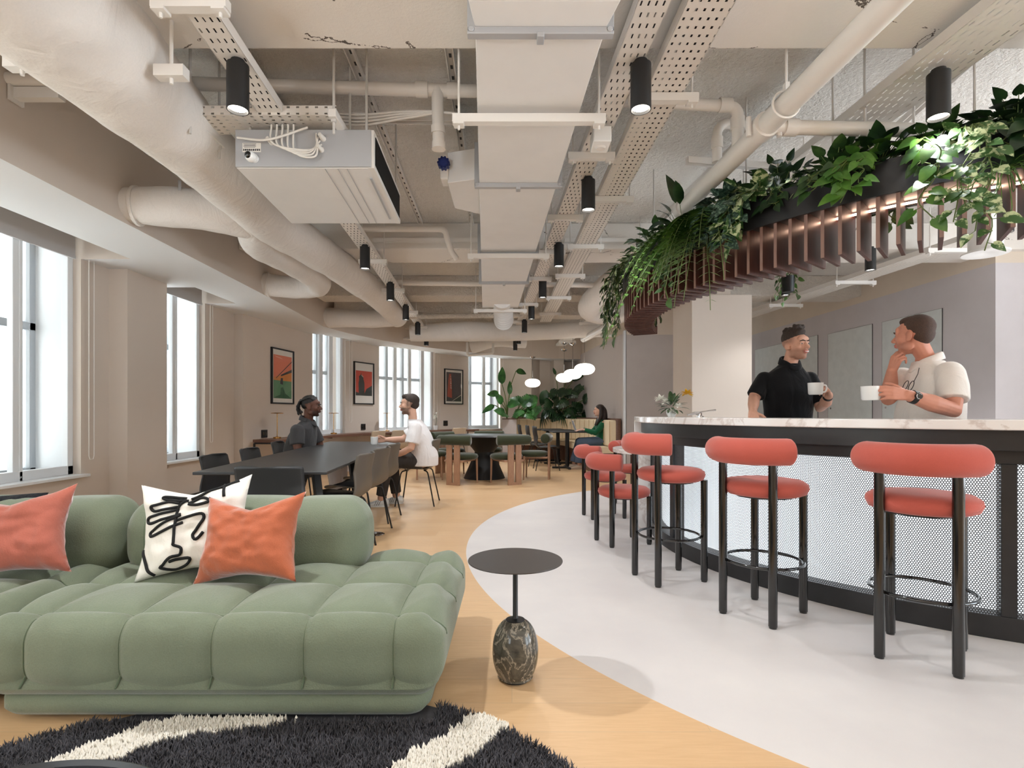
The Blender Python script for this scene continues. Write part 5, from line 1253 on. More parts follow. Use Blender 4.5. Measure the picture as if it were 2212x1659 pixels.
def blade(mb, p, d, L_, wd, droop):
    d = Vector(d).normalized(); s = d.cross(Vector((0, 0, 1))).normalized(); vs = []; n = 8
    for i in range(n+1): t = i/n; c = Vector(p)+d*L_*t-Vector((0, 0, droop*L_*t*t)); k = wd*.5*(1-t**2)**.7 if t < 1 else 0; vs += [c-s*k+Vector((0, 0, k*.4)), c, c+s*k+Vector((0, 0, k*.4))]
    mb.add(vs, [f for i in range(n) for f in ((i*3, i*3+1, i*3+4, i*3+3), (i*3+1, i*3+2, i*3+5, i*3+4))])
def frond(mb, stm, R, p, d, L_, droop, wd):
    d = Vector(d).normalized(); P = [Vector(p)+d*L_*t-Vector((0, 0, droop*L_*t*t)) for t in np.linspace(0, 1, 20)]; stm.tube(P, .0022, 4)
    for i in range(2, 19):
        f = (P[i+1]-P[i]).normalized(); s = f.cross(Vector((0, 0, 1)))
        if s.length < .05: s = f.cross(Vector(d))
        s.normalize(); k = wd*math.sin(PI*(i+2)/22)**.7
        for sg in (-1, 1): leaf(mb, P[i], s*sg+f*.35, Vector((0, 0, 1)), k, k*.36, .1, .15, 3)
def plant(name, lab, r, a, seed, m, fn, z=2.40, cat='plant', group='plants in the canopy trough'):
    p = pol(r, a, z); t = thing(name, lab, cat, p, 0, group); R = random.Random(seed); out = (pol(1, a)-pol(0, a)); out.z = 0; out.normalize(); fo, stm = MB(), MB(); fn(fo, stm, R, out)
    fo.build('foliage', M[m], t, angle=180); stm.build('stems', M['stem'], t, angle=180); return t
O0 = Vector((0, 0, 0))
def trailing(nv, drop, size, nb=40, rad=.18, reach=.19, inward=False, spread=.12, bsize=None):
    def f(fo, stm, R, out):
        o = -out if inward else out; side = Vector((-o.y, o.x, 0))
        for k in range(nv): vine(fo, stm, R, side*R.uniform(-spread, spread), (o+side*R.uniform(-.25, .25)).normalized(), drop*R.uniform(.45, 1), size, reach*R.uniform(.9, 1.15))
        bush(fo, stm, R, O0, nb, rad, bsize or size, -5, 70)
    return f
plant('trailing_pothos', 'green pothos with the longest vines at the far left tip of the canopy', 2.52, 166, 1, 'pothos', trailing(8, .62, .085, 90, .26, .22, spread=.22))
plant('trailing_pothos', 'green pothos spilling over the far end cap of the canopy', 2.50, 156, 2, 'pothos', trailing(5, .60, .075, 60, .22, .22, spread=.15))
plant('variegated_pothos', 'cream variegated pothos on the far left curve of the canopy', 2.54, 178, 3, 'variegated', trailing(5, .36, .10, 40, .2, .18))
plant('leafy_bush', 'bushy mid green plant left of the fern on the canopy', 2.50, 187, 4, 'pothos', trailing(3, .2, .085, 90, .26))
plant('philodendron', 'upright dark broad-leaved plant behind the end of the thick pipe', 2.46, 196, 5, 'deep', lambda fo, stm, R, out: [bush(fo, stm, R, O0, 26, .3, .2, 35, 80, lambda m_, q, d, up, L_, w_: leaf(m_, q, d, up, L_, w_, .2, .3), ratio=.36), bush(fo, stm, R, O0, 30, .16, .09)])
def fern_fn(fo, stm, R, out):
    for k in range(40): frond(fo, stm, R, O0+Vector((-out.y, out.x, 0))*R.uniform(-.1, .1), (out*R.uniform(.3, 1)+Vector((-out.y, out.x, 0))*R.uniform(-.7, .7)+Vector((0, 0, R.uniform(.0, .8)))), R.uniform(.35, .62), R.uniform(.9, 1.6), .10)
plant('hanging_fern', 'feathery light green fern drooping over the middle of the canopy', 2.56, 203, 6, 'fern', fern_fn)
plant('trailing_pothos', 'pothos with one long vine hanging just below the fern', 2.54, 200, 7, 'pothos', trailing(3, .62, .07, 10, .1, .17, spread=.05))
plant('silver_pothos', 'silvery grey leaved vine right of the fern', 2.54, 208.5, 8, 'silver', trailing(5, .34, .095, 46, .18, .18))
plant('variegated_pothos', 'cream variegated pothos right of the silvery vine', 2.54, 213, 9, 'variegated', trailing(4, .26, .10, 46, .2, .17))
plant('leafy_bush', 'dense dark bush at the middle top of the canopy', 2.46, 215, 10, 'deep', trailing(2, .1, .08, 100, .24))
plant('spider_plant', 'spiky striped spider plant standing on top of the canopy', 2.46, 219.5, 11, 'spider', lambda fo, stm, R, out: [blade(fo, O0, rnd_dir(R, 20, 80), R.uniform(.2, .34), .016, R.uniform(.3, .9)) for _ in range(64)])
plant('leafy_bush', 'low dark green foliage beside the spider plant', 2.52, 222.5, 12, 'pothos', trailing(2, .12, .08, 80, .2))
plant('heartleaf_philodendron', 'bright green heart-leaved vine over the middle right of the band', 2.54, 226.5, 13, 'bright', trailing(4, .24, .09, 14, .16, .18, spread=.14))
plant('leafy_bush', 'broad mass of dark leaves above the bright green vine', 2.46, 227, 14, 'deep', trailing(1, .08, .085, 120, .19))
plant('heartleaf_philodendron', 'thin bright green vine hanging down past the slats', 2.56, 231, 15, 'bright', trailing(2, .42, .085, 12, .12, .16, spread=.03))
plant('leafy_bush', 'dark foliage above the lit slats at the right', 2.48, 232.5, 16, 'pothos', trailing(2, .12, .08, 110, .17))
plant('variegated_pothos', 'pale spotlit variegated vine dangling low at the right', 2.57, 235, 17, 'variegated', trailing(5, .56, .075, 14, .12, .17, spread=.06))
plant('leafy_bush', 'big dark leaved plant at the upper right corner', 2.48, 239.5, 18, 'deep', trailing(3, .16, .09, 150, .22))
def airy(fo, stm, R, out):
    for k in range(30): d = (out*R.uniform(.2, 1)+Vector((-out.y, out.x, 0))*R.uniform(-.8, .8)+Vector((0, 0, R.uniform(-.7, .2)))); fo.tube(spline([O0, d*.10+Vector((0, 0, .02)), d*.2+Vector((R.uniform(-.03, .03), R.uniform(-.03, .03), -.05)), d*.24+Vector((0, 0, R.uniform(-.1, .04)))], 4), .002, 4)
plant('air_plant', 'wispy curling air plant below the band near the right edge', 2.62, 238, 19, 'fern', airy, 2.24)
plant('trailing_pothos', 'dark pothos hanging inside the far end of the canopy by the column', 2.38, 162, 20, 'pothos', trailing(5, .42, .075, 24, .14, .07, True, spread=.08))
plant('leafy_bush', 'foliage on the right end of the canopy leaving the picture', 2.48, 244.5, 21, 'pothos', trailing(4, .3, .09, 130, .24))
plant('trailing_pothos', 'pothos hanging behind the slats, seen between them at right', 2.36, 229, 22, 'pothos', trailing(4, .34, .07, 16, .1, .06, True, spread=.06))
hp = thing('hanging_planter', 'small black hanging pot with a trailing vine above the man in black', 'planter', (2.30, 4.50, 2.13))
MB().lathe([(0, 0), (.045, 0), (.05, .13), (.044, .13), (.04, .02), (0, .02)], (0, 0, 0), 24).build('pot', M['black'], hp)
b = MB(); b.cyl((0, 0, .13), (0, 0, ZC-2.13), .004, seg=6); b.build('hanging_cord', M['white_metal'], hp)
fo, stm = MB(), MB(); R = random.Random(31)
for k in range(4): vine(fo, stm, R, Vector((0, 0, .13)), rnd_dir(R, 0, 0), R.uniform(.1, .22), .055, .065, .04, .02, .03)
bush(fo, stm, R, Vector((0, 0, .13)), 10, .09, .05); fo.build('foliage', M['bright'], hp, angle=180); stm.build('stems', M['stem'], hp, angle=180)

# big plants in the cafe corner
M['banana'] = leaf_mat('large_glossy_leaf', (34, 78, 34), (66, 124, 54), 4, .3)
M['dark_large'] = leaf_mat('large_dark_leaf', (20, 46, 26), (44, 76, 42), 4, .3)
def monstera(mb, p, d, up, L_, wd):
    d = Vector(d).normalized(); s = d.cross(Vector(up)).normalized(); n = s.cross(d).normalized(); p = Vector(p); c = lambda t: p+d*L_*t-n*.25*L_*t*t
    mb.add([c(-.08)-s*wd*.12, c(.0), c(-.08)+s*wd*.12, c(.5)+s*wd*.12, c(1), c(.5)-s*wd*.12], [(0, 1, 4, 5), (1, 2, 3, 4)])
    for i in range(6):
        t = -.05+i*.16
        for sg in (-1, 1):
            w_ = wd*.5*(1-.12*i if i else .8); q = c(t); q2 = c(t+.125); e = s*sg*w_
            mb.add([q, q2, q2+e*.55-n*.02+d*.02*L_, q2+e*.95+d*.06*L_-n*.05*L_, q+e+d*.05*L_-n*.06*L_, q+e*.5], [(0, 1, 2, 5), (5, 2, 3, 4)])
def big_plant(name, lab, p, specs, m, seed):
    t = thing(name, lab, 'plant', p, 0, None); R = random.Random(seed); fo, stm = MB(), MB()
    for kind, tip, d, L_, wd in specs:
        tip = Vector(tip); stm.tube(spline([O0, Vector((tip.x*.3, tip.y*.3, tip.z*.6)), tip], 6), .011, 6); up = Vector((R.uniform(-.5, .5), -1, R.uniform(.2, .9)))
        if kind == 'b': leaf(fo, tip, d, up, L_, wd, .2, .25, 8)
        elif kind == 'm': monstera(fo, tip, d, up, L_, wd)
        else:
            for k in range(14): a = math.radians(-75+150*k/13); dd = Vector(d).normalized(); s = dd.cross(up).normalized(); blade(fo, tip, dd*math.cos(a)+s*math.sin(a), L_, wd, .25)
    fo.build('foliage', M[m], t, angle=180); stm.build('stems', M['stem'], t, angle=180); return t
S_ = 13.3/F
big_plant('bird_of_paradise', 'tall paddle-leaved plant beside the far window', (-.12, 13.3, .97), [
    ('b', (-.12, -.1, .86), (-.05, 0, 1), .44, .20), ('b', (-.20, -.1, .62), (-1, 0, .1), .30, .20), ('b', (.06, -.05, .60), (.05, 0, 1), .36, .13), ('b', (.22, 0, 1.2), (.5, -.1, -.1), .26, .18),
    ('b', (-.30, -.15, .35), (-.8, -.2, -.4), .36, .16), ('b', (-.12, -.15, .38), (-.3, -.4, .6), .32, .22), ('b', (.0, -.2, .34), (.7, -.4, .2), .34, .22), ('b', (-.05, -.2, .16), (-.6, -.5, .2), .3, .2), ('b', (.02, -.2, .10), (-.3, -.8, .1), .3, .18)], 'banana', 3)
big_plant('monstera', 'glossy split-leaved plant in the planter box', (.12, 13.35, .97), [('m', (.1+.13*(k % 4), -.15-.05*(k % 3), .16+.15*((k*7) % 5)/2), (math.cos(k*1.3), -.5, math.sin(k*2.1)*.6+.1), .30, .30) for k in range(13)], 'banana', 5)
big_plant('monstera', 'dark split-leaved plant spilling over the banquette corner', (1.2, 13.8, .99), [('m', (-.25+.2*(k % 5), -.35-.06*(k % 3), .05+.2*((k*5) % 4)), (math.cos(k*1.7), -.6, math.sin(k*2.3)*.6), .34, .32) for k in range(16)]+
          [('b', (-.34, -.2, .72), (-.3, -.1, -.9), .42, .24), ('b', (.22, -.2, 1.05), (.6, -.2, .7), .42, .16), ('b', (.32, -.2, .95), (.7, -.1, .4), .34, .14), ('b', (-.1, -.2, 1.1), (-.2, 0, .6), .2, .08), ('b', (.4, -.2, .6), (.3, -.2, .8), .3, .2)], 'dark_large', 7)
big_plant('fan_palm', 'dark fan-leaved palm low in front of the split-leaved plant', (.85, 13.8, .97), [('f', (-.1+.25*k, -.35, .15+.12*(k % 2)), (math.cos(k*1.4+1), -.7, .1), .42, .035) for k in range(5)], 'dark_large', 9)
# ---------------------------------------------------------------- people
def chain(mb, pts, rs, seg=14, sp=0):
    if sp:
        n = len(pts); P = spline(pts, sp); R = np.interp(np.linspace(0, n-1, len(P)), range(n), rs); pts, rs = P, list(R)
    mb.tube(pts, rs, seg, rnd=True)
def torso(mb, rings, grow=0, seg=28):
    """rings: (centre, half width, half depth, facing angle in degrees: direction the chest points)"""
    out = []
    for c, hw, hd, fa in rings:
        f = Vector((math.cos(math.radians(fa)), math.sin(math.radians(fa)), 0)); s = Vector((-f.y, f.x, 0)); r = []
        for k in range(seg):
            a = 2*PI*k/seg; ca, sa = math.cos(a), math.sin(a); r.append(Vector(c)+s*(hw+grow)*abs(ca)**.85*(1 if ca > 0 else -1)+f*(hd+grow)*abs(sa)**.9*(1 if sa > 0 else -1))
        out.append(r)
    mb.loft(out)
def fused(mb, voxel, it, fac=.5):
    """weld overlapping solids into one continuous skin"""
    me = bpy.data.meshes.new('tmp'); me.from_pydata([tuple(p) for p in mb.v], [], mb.f); bm = bmesh.new(); bm.from_mesh(me); bmesh.ops.recalc_face_normals(bm, faces=bm.faces); bm.to_mesh(me); bm.free()
    o = bpy.data.objects.new('tmp', me); COL.objects.link(o); r = o.modifiers.new('r', 'REMESH'); r.mode = 'VOXEL'; r.voxel_size = voxel
    if it: s = o.modifiers.new('s', 'SMOOTH'); s.factor = fac; s.iterations = it
    dg = bpy.context.evaluated_depsgraph_get(); m2 = bpy.data.meshes.new_from_object(o.evaluated_get(dg)); bpy.data.objects.remove(o)
    out = MB(); out.v = [tuple(v.co) for v in m2.vertices]; out.f = [tuple(p.vertices) for p in m2.polygons]; out.mi = [0]*len(out.f); bpy.data.meshes.remove(m2); return out
def hand(mb, w, f, n, t, curl=(20, 45, 60), k=1.0, thumb=(.55, .75, .35), spread=.05, each=None):
    f = Vector(f).normalized(); n = Vector(n); n = (n-f*n.dot(f)).normalized(); t = f.cross(n)*(1 if t > 0 else -1); w = Vector(w)
    off = (.031, .011, -.010, -.029); L = ((.040, .026, .020), (.045, .029, .021), (.041, .027, .020), (.031, .020, .018))
    for i in range(4):
        kn = w+(f*(.092-.005*abs(i-1))+t*off[i])*k
        mb.tube([w+t*off[i]*.55*k+f*.008*k, kn], [.0165*k, .0118*k], 10, rnd=True)
        p = kn; cu = curl if each is None else each[i]; R = (.0098, .0092, .0084, .0074)
        pts = [p]
        for j in range(3):
            a = math.radians(cu[j]); d = (f*math.cos(a)+n*math.sin(a)+t*spread*(1.5-i)*(.5 if j else 1)).normalized(); p = p+d*L[i][j]*k; pts.append(p)
        mb.tube(pts, [r*k*(.92 if i == 3 else 1) for r in R], 10, rnd=True)
    b = w+(f*.022+t*.022+n*.006)*k; d1 = (f*thumb[0]+t*thumb[1]+n*thumb[2]).normalized(); d2 = (d1+f*.5+n*.3).normalized(); d3 = (d2+f*.4+n*.15-t*.25).normalized()
    mb.tube([b, b+d1*.044*k, b+d1*.044*k+d2*.032*k, b+d1*.044*k+d2*.032*k+d3*.024*k], [.0165*k, .0125*k, .0105*k, .0085*k], 10, rnd=True)
class Head:
    def __init__(s, c, yaw, pitch=0, roll=0, k=1.0, fem=False):
        s.c = Vector(c); s.k = k; s.fem = fem
        s.R = Matrix.Rotation(math.radians(yaw), 3, 'Z') @ Matrix.Rotation(math.radians(pitch), 3, 'X') @ Matrix.Rotation(math.radians(roll), 3, 'Y')
    def P(s, x, y, z): return s.c+s.R @ (Vector((x, y, z))*s.k)
    def loc(s, p): return (s.R.inverted() @ (Vector(p)-s.c))/s.k
    def e(s, mb, c, r, rot=None): mb.ell(s.P(*c), [q*s.k for q in r], s.R @ rot if rot is not None else s.R, 20, 14)
    def skin(s, mb, neck, jaw=1.0, nose=1.0):
        e = lambda c, r, rot=None: s.e(mb, c, r, rot); f = .93 if s.fem else 1
        e((0, -.014, .040), (.074, .095, .083)); e((0, .028, -.012), (.062*f, .062, .088)); e((0, .030, -.064), (.052*f*jaw, .050, .046))
        e((0, .060, -.094), (.025*f*jaw, .024, .018)); e((0, .072, .040), (.052, .020, .028)); e((0, .080, .020), (.048, .013, .009))
        for x in (-1, 1):
            e((x*.040, .054, -.018), (.024, .026, .026)); e((x*.048*f*jaw, .008, -.064), (.016, .036, .028)); e((x*.031, .071, .004), (.017, .016, .012))
            e((x*.013, .100, -.029), (.0085, .011, .0085)); R = Matrix.Rotation(x*math.radians(22), 3, 'Z'); e((x*.077, -.010, -.004), (.008, .022, .033), R); e((x*.074, -.002, -.024), (.009, .014, .012), R)
        mb.tube([s.P(0, .085, .018), s.P(0, .098, -.004), s.P(0, .112*nose+.006*(nose-1), -.024)], [.008*s.k, .0095*s.k, .0125*s.k], 12, rnd=True)
        e((0, .092, -.052), (.023, .013, .0062)); e((0, .089, -.063), (.020, .013, .0075)); e((0, .082, -.045), (.026, .014, .014))
        chain(mb, [s.P(0, -.022, -.04), Vector(neck)+Vector((0, 0, .02)), Vector(neck)-Vector((0, 0, .06))], [.055*s.k*f, .053*f, .056*f])
    def eyes(s, mb):
        for x in (-1, 1):
            mb.cur = 2; mb.ell(s.P(x*.031, .0750, .004), [.0125*s.k*q for q in (1.05, 1, .62)], s.R, 14, 10)
            mb.cur = 3; mb.ell(s.P(x*.031+.001*x, .0858, .004), [.0052*s.k, .0025*s.k, .0052*s.k], s.R, 12, 8)
        mb.cur = 0
    def brows(s, mb, r=.0042):
        for x in (-1, 1): mb.tube([s.P(x*.014, .098, .0225), s.P(x*.030, .0955, .0285), s.P(x*.047, .081, .0225)], [r*s.k, r*1.1*s.k, r*.6*s.k], 8, rnd=True)
EYE_W = mat('eye_white', (205, 196, 188), .25); EYE_I = mat('eye_iris', (46, 34, 26), .15); SKIN = {}
def skin_set(key, rgb, lip, stub):
    g = N('skin_'+key); o = g.obj(); c = lin(*rgb); f = g.noise(o, 25, 4, .6)
    base = g.ramp(f, [(.3, tuple(q*.93 for q in c[:3])+(1,)), (.7, c)])
    st = g.n('Attribute', attribute_name='stub').outputs['Fac']; lp = g.n('Attribute', attribute_name='lip').outputs['Fac']
    fine = g.math('ADD', g.math('MULTIPLY', g.noise(o, 420, 2), .6), .55)
    col = g.mix(g.math('MULTIPLY', st, fine), base, lin(*stub)); col = g.mix(lp, col, lin(*lip))
    g.set(**{'Base Color': col, 'Roughness': .5}); g.b.inputs['Specular IOR Level'].default_value = .35
    SKIN[key] = [g.m, g.m, EYE_W, EYE_I]
skin_set('fair', (214, 162, 138), (190, 116, 104), (120, 84, 68)); skin_set('ruddy', (212, 146, 122), (188, 110, 98), (150, 104, 88)); skin_set('light', (222, 176, 152), (196, 120, 108), (72, 48, 38)); skin_set('deep', (98, 62, 48), (90, 54, 47), (40, 28, 24)); skin_set('woman', (228, 182, 160), (196, 108, 104), (228, 182, 160))
HAIR = {'brown': mat('dark_brown_hair', (52, 38, 30), .6, var=.4, vscale=120, bump=.6, bscale=220), 'buzz': mat('cropped_brown_hair', (74, 54, 44), .7, var=.3, vscale=200, bump=.4, bscale=300), 'black': mat('black_hair', (26, 23, 22), .5, var=.4, vscale=120, bump=.6, bscale=200), 'long': mat('long_dark_hair', (44, 30, 25), .42, var=.35, vscale=60, bump=.5, bscale=90, stretch=(3, 3, .4))}
def finish_body(t, mb, H, skin, beard=None, voxel=.0045, it=3):
    b = fused(mb, voxel, it); n0 = len(b.v); ss = lambda a, b_, x: max(0, min(1, (x-a)/(b_-a)))
    stub, lip = [], []
    for c in b.v:
        q = H.loc(c); l = st = 0
        if q.length < .17:
            l = ss(.026, .020, abs(q.x))*ss(-.0735, -.069, q.z)*ss(-.045, -.049, q.z)*ss(.082, .088, q.y)
            if beard: st = beard(q, ss)
        stub.append(st); lip.append(l)
    H.eyes(b); o = b.build('body', SKIN[skin], t, angle=180)
    for nm, v in (('stub', stub), ('lip', lip)):
        a = o.data.attributes.new(nm, 'FLOAT', 'POINT'); a.data.foreach_set('value', v+[0]*(len(o.data.vertices)-n0))
    return o
def cloth(t, name, m, parts, voxel=.008, it=4, parent=None, world=None):
    mb = MB()
    for p in parts: p(mb)
    return fused(mb, voxel, it).build(name, m, t, angle=180)
def cap_hair(t, H, m, spec, curls=0, seed=1, name='hair', extra=None, voxel=.006):
    mb = MB(); R = random.Random(seed)
    for c, r in spec: H.e(mb, c, r)
    for _ in range(curls):
        a = R.uniform(0, 2*PI); q = R.random()**.5; x, y = .058*q*math.cos(a), -.005+.078*q*math.sin(a); H.e(mb, (x, y, .118+.02*R.random()-.20*(x*x+(y+.0)**2)*4+.012*(y > .03)), [R.uniform(.011, .018) for _ in range(3)])
    if extra: extra(mb)
    return fused(mb, voxel, 2).build(name, m, t, angle=180)
def polo_collar(t, H, nb, m, fa, r=.074, tilt=.0, ht=.034):
    mb = MB(); rings = []; f = Vector((math.cos(math.radians(fa)), math.sin(math.radians(fa)), 0)); s = Vector((-f.y, f.x, 0)); nb = Vector(nb)
    for dr, dz in ((.0, -.016), (-.003, .0), (-.006, ht), (-.001, ht+.002), (.007, ht-.003), (.015, .004), (.019, -.012), (.013, -.014)):
        ring = []
        for k in range(36):
            a = 2*PI*k/36+PI/2+.0; op = max(0, math.cos(a-PI/2))**6; ring.append(nb+(s*math.cos(a)+f*math.sin(a))*(r+dr)*(1+.10*op)+Vector((0, 0, dz-.030*math.sin(a)-.026*op+tilt)))
        rings.append(ring)
    mb.loft(rings, cap=False, closed=True); return mb.build('collar', m, t, angle=180)
# -- man in the black polo, standing behind the bar
S4 = F/4.2
t = thing('person', 'man in a black polo shirt smiling and holding a white cup behind the bar', 'person', (2.158, 4.2, 0), 0, 'people')
m_blk = fabric_mat('black_pique_cotton', (20, 20, 22), .1, 260, .5, .15, 6, wr=8)
H = Head((.030, -.035, 1.642), 200, 2, 2, 1.0); NB = (0, .01, 1.485)
b = MB(); H.skin(b, (.008, .0, 1.505), 1.02)
SR, ER, WR = (-.183, .03, 1.392), (-.285, -.02, 1.235), (-.375, -.20, 1.135); SL_, EL, WL = (.160, .01, 1.392), (.222, -.04, 1.165), (.172, -.225, 1.255)
chain(b, [SR, ((SR[0]+ER[0])/2, .01, 1.32), ER, ((ER[0]+WR[0])/2, -.11, 1.19), WR], [.055, .050, .043, .041, .028]); chain(b, [SL_, (.2, -.01, 1.29), EL, (.20, -.14, 1.205), WL], [.055, .050, .044, .043, .029])
chain(b, [(0, .02, 1.38), (0, .03, 1.2), (0, .03, .95)], [.08, .11, .10])
for s in (-1, 1): chain(b, [(s*.09, .03, .95), (s*.10, .03, .5), (s*.10, .04, .10)], [.085, .062, .045])
hand(b, WR, (-.25, -.75, -.55), (0, .2, -1), 1, (8, 16, 26), .98, (.3, .9, .1)); hand(b, WL, (-.50, -.52, .52), (-.75, .2, -.45), -1, k=.98, each=((55, 120, 160), (60, 125, 165), (64, 128, 168), (68, 130, 170)), thumb=(.9, .35, .4))
finish_body(t, b, H, 'fair', lambda q, ss: max(.6*ss(-.024, -.045, q.z)*ss(-.02, .01, q.y)*ss(-.12, -.105, q.z), .75*ss(.0, .03, q.z)*ss(.05, .02, q.y)*ss(.045, .06, abs(q.x)), .6*ss(-.05, .0, q.z)*ss(-.02, -.05, q.y)))
TR = [((0, .03, .88), .17, .12, -86), ((0, .03, 1.0), .165, .118, -86), ((0, .02, 1.15), .178, .122, -86), ((-.005, .02, 1.30), .190, .125, -86), ((-.01, .02, 1.395), .182, .106, -86), ((-.008, .015, 1.445), .130, .084, -86), ((0, .01, 1.485), .084, .070, -86), ((.003, .008, 1.505), .068, .064, -86)]
sh = cloth(t, 'polo_shirt', m_blk, [lambda mb: torso(mb, TR, .006), lambda mb: mb.tube([SR, (-.232, .01, 1.315), (-.270, -.012, 1.255)], [.058, .064, .067], 20, rnd=False), lambda mb: mb.tube([SL_, (.195, -.01, 1.29), (.219, -.035, 1.21)], [.058, .064, .066], 20), lambda mb: mb.ell(SR, (.058, .062, .055)), lambda mb: mb.ell(SL_, (.058, .062, .055))])
polo_collar(t, H, (.005, .006, 1.508), m_blk, -86, .066)
cloth(t, 'trousers', mat('dark_trousers', (40, 40, 44), .85), [lambda mb: torso(mb, [((0, .03, .80), .175, .125, -90), ((0, .03, .98), .168, .12, -90)], .012)]+[lambda mb, s=s: mb.tube([(s*.09, .03, .92), (s*.10, .03, .5), (s*.10, .04, .07)], [.10, .078, .068], 18) for s in (-1, 1)], .012)
for s in (-1, 1): bb_ = MB(); bb_.ell((s*.10, -.03, .035), (.045, .13, .035)); bb_.build('shoe', M['black'], t)
cap_hair(t, H, HAIR['brown'], [((0, -.020, .062), (.0755, .094, .080)), ((0, .015, .100), (.056, .066, .034))], 70, 3)
bw = MB(); H.brows(bw); bw.build('eyebrows', HAIR['brown'], t)
ms = MB(); ms.tube([H.P(-.017, .098, -.0565), H.P(0, .104, -.0605), H.P(.017, .098, -.0565)], [.002, .0036, .002], 8, rnd=True); ms.build('teeth', M['china'], t)
wt = MB(); d = (Vector(WL)-Vector((.20, -.14, 1.205))).normalized(); wt.cyl(Vector(WL)-d*.035, Vector(WL)-d*.015, .034, .032, 22); wt.build('watch', M['black'], t)
mg = thing('mug', 'white cup in the hand of the man in the black polo', 'mug', (2.158+.030, 4.2-.305, 1.255), 0, 'white cups'); mug_parts(mg, .085, .052, 0)
# -- man in the white polo, back and side towards us
t = thing('person', 'man in a cream polo shirt behind the bar, one hand raised to his mouth', 'person', (2.70, 3.5, 0), 0, 'people')
m_wht = fabric_mat('cream_knit_cotton', (240, 232, 224), .03, 220, .5, .15, 6, wr=7)
H = Head((-.085, .02, 1.622), 30, 2, 0, 1.045); NB = (.03, .02, 1.45)
b = MB(); H.skin(b, (-.01, .02, 1.475), 1.08)
SN, EN, WN = (.0, -.165, 1.372), (-.055, -.255, 1.142), (-.345, -.285, 1.228); SF, EF, WF = (-.03, .20, 1.37), (-.150, .16, 1.22), (-.190, .07, 1.400)
chain(b, [SN, (-.02, -.215, 1.26), EN, (-.2, -.28, 1.182), WN], [.066, .061, .052, .052, .033]); chain(b, [SF, (-.06, .2, 1.29), EF, (-.165, .12, 1.31), WF], [.062, .056, .048, .046, .031])
chain(b, [(.02, .02, 1.34), (.02, .01, 1.2), (.02, .01, .95)], [.08, .12, .12])
for s in (-1, 1): chain(b, [(.02, s*.09, .95), (.02, s*.10, .5), (.03, s*.10, .10)], [.085, .062, .045])
hand(b, WN, (-.95, .0, .14), (.1, .9, -.2), -1, k=1.03, each=((12, 40, 62), (14, 46, 70), (18, 52, 78), (22, 58, 84)), thumb=(.6, .62, .35)); hand(b, WF, (.05, -.35, .75), (.55, .2, -.1), 1, k=1.0, each=((40, 85, 110), (55, 110, 150), (62, 118, 158), (66, 124, 160)), thumb=(.85, .3, .5))
finish_body(t, b, H, 'ruddy', lambda q, ss: .45*ss(-.03, -.055, q.z)*ss(-.02, .02, q.y)*ss(-.12, -.105, q.z))
TR = [((.02, .01, .84), .185, .15, 180), ((.0, .01, .98), .190, .165, 180), ((.01, .01, 1.12), .196, .160, 178), ((.03, .01, 1.26), .200, .142, 174), ((.03, .01, 1.36), .185, .118, 172), ((.02, .015, 1.42), .130, .088, 170), ((.008, .02, 1.46), .080, .074, 168)]
cloth(t, 'polo_shirt', m_wht, [lambda mb: torso(mb, TR, .008), lambda mb: mb.tube([SN, (-.016, -.208, 1.28), (-.038, -.238, 1.20)], [.080, .083, .083], 20), lambda mb: mb.tube([SF, (-.05, .2, 1.30), (-.09, .185, 1.26)], [.078, .078, .076], 20), lambda mb: mb.ell(SN, (.078, .075, .07)), lambda mb: mb.ell(SF, (.075, .07, .065))])
polo_collar(t, H, (.006, .018, 1.452), m_wht, 160, .074, .004, .032)
cloth(t, 'trousers', mat('light_blue_jeans', (120, 132, 150), .85), [lambda mb: torso(mb, [((.02, .01, .78), .18, .15, 180), ((.02, .01, .93), .178, .15, 180)], .006)]+[lambda mb, s=s: mb.tube([(.02, s*.09, .88), (.02, s*.10, .5), (.03, s*.10, .07)], [.105, .08, .07], 18) for s in (-1, 1)], .012)
for s in (-1, 1): bb_ = MB(); bb_.ell((-.04, s*.10, .035), (.13, .045, .035)); bb_.build('shoe', M['china'], t)
cap_hair(t, H, HAIR['buzz'], [((0, -.026, .052), (.0775, .092, .082)), ((0, -.050, .012), (.066, .064, .070)), ((0, .004, .092), (.060, .074, .036))])
bw = MB(); H.brows(bw, .0035); bw.build('eyebrows', HAIR['buzz'], t)
d = (Vector(WN)-Vector((-.2, -.28, 1.182))).normalized(); wt = MB(); wt.cyl(Vector(WN)-d*.050, Vector(WN)-d*.022, .0405, .039, 24); wo = wt.build('watch', M['black'], t)
wc = MB(); c0 = Vector(WN)-d*.036+Vector((0, -.040, .004)); wc.cyl(c0, c0+Vector((-.002, -.011, .001)), .021, .019, 24); wc.build('watch_case', M['satin_black'], t)
wc = MB(); wc.tube([c0+Vector((-.002, -.0115, 0))+Vector((.016*math.cos(a), 0, .016*math.sin(a))) for a in np.linspace(0, 2*PI, 24)[:-1]], .0018, 6, closed=True); wc.build('watch_bezel', M['chrome'], t)
gl_ = MB()                                        # glasses hooked on the placket
for q in ((-.148, -.045, 1.295), (-.142, .012, 1.300)):
    gl_.tube([Vector(q)+Vector((.008*math.sin(a), .024*math.cos(a), .030*math.sin(a)-.01*math.cos(a))) for a in np.linspace(0, 2*PI, 22)[:-1]], .0022, 6, closed=True)
gl_.tube([(-.147, -.066, 1.32), (-.125, -.072, 1.37), (-.10, -.05, 1.41)], .002, 6); gl_.build('glasses', M['black'], t)
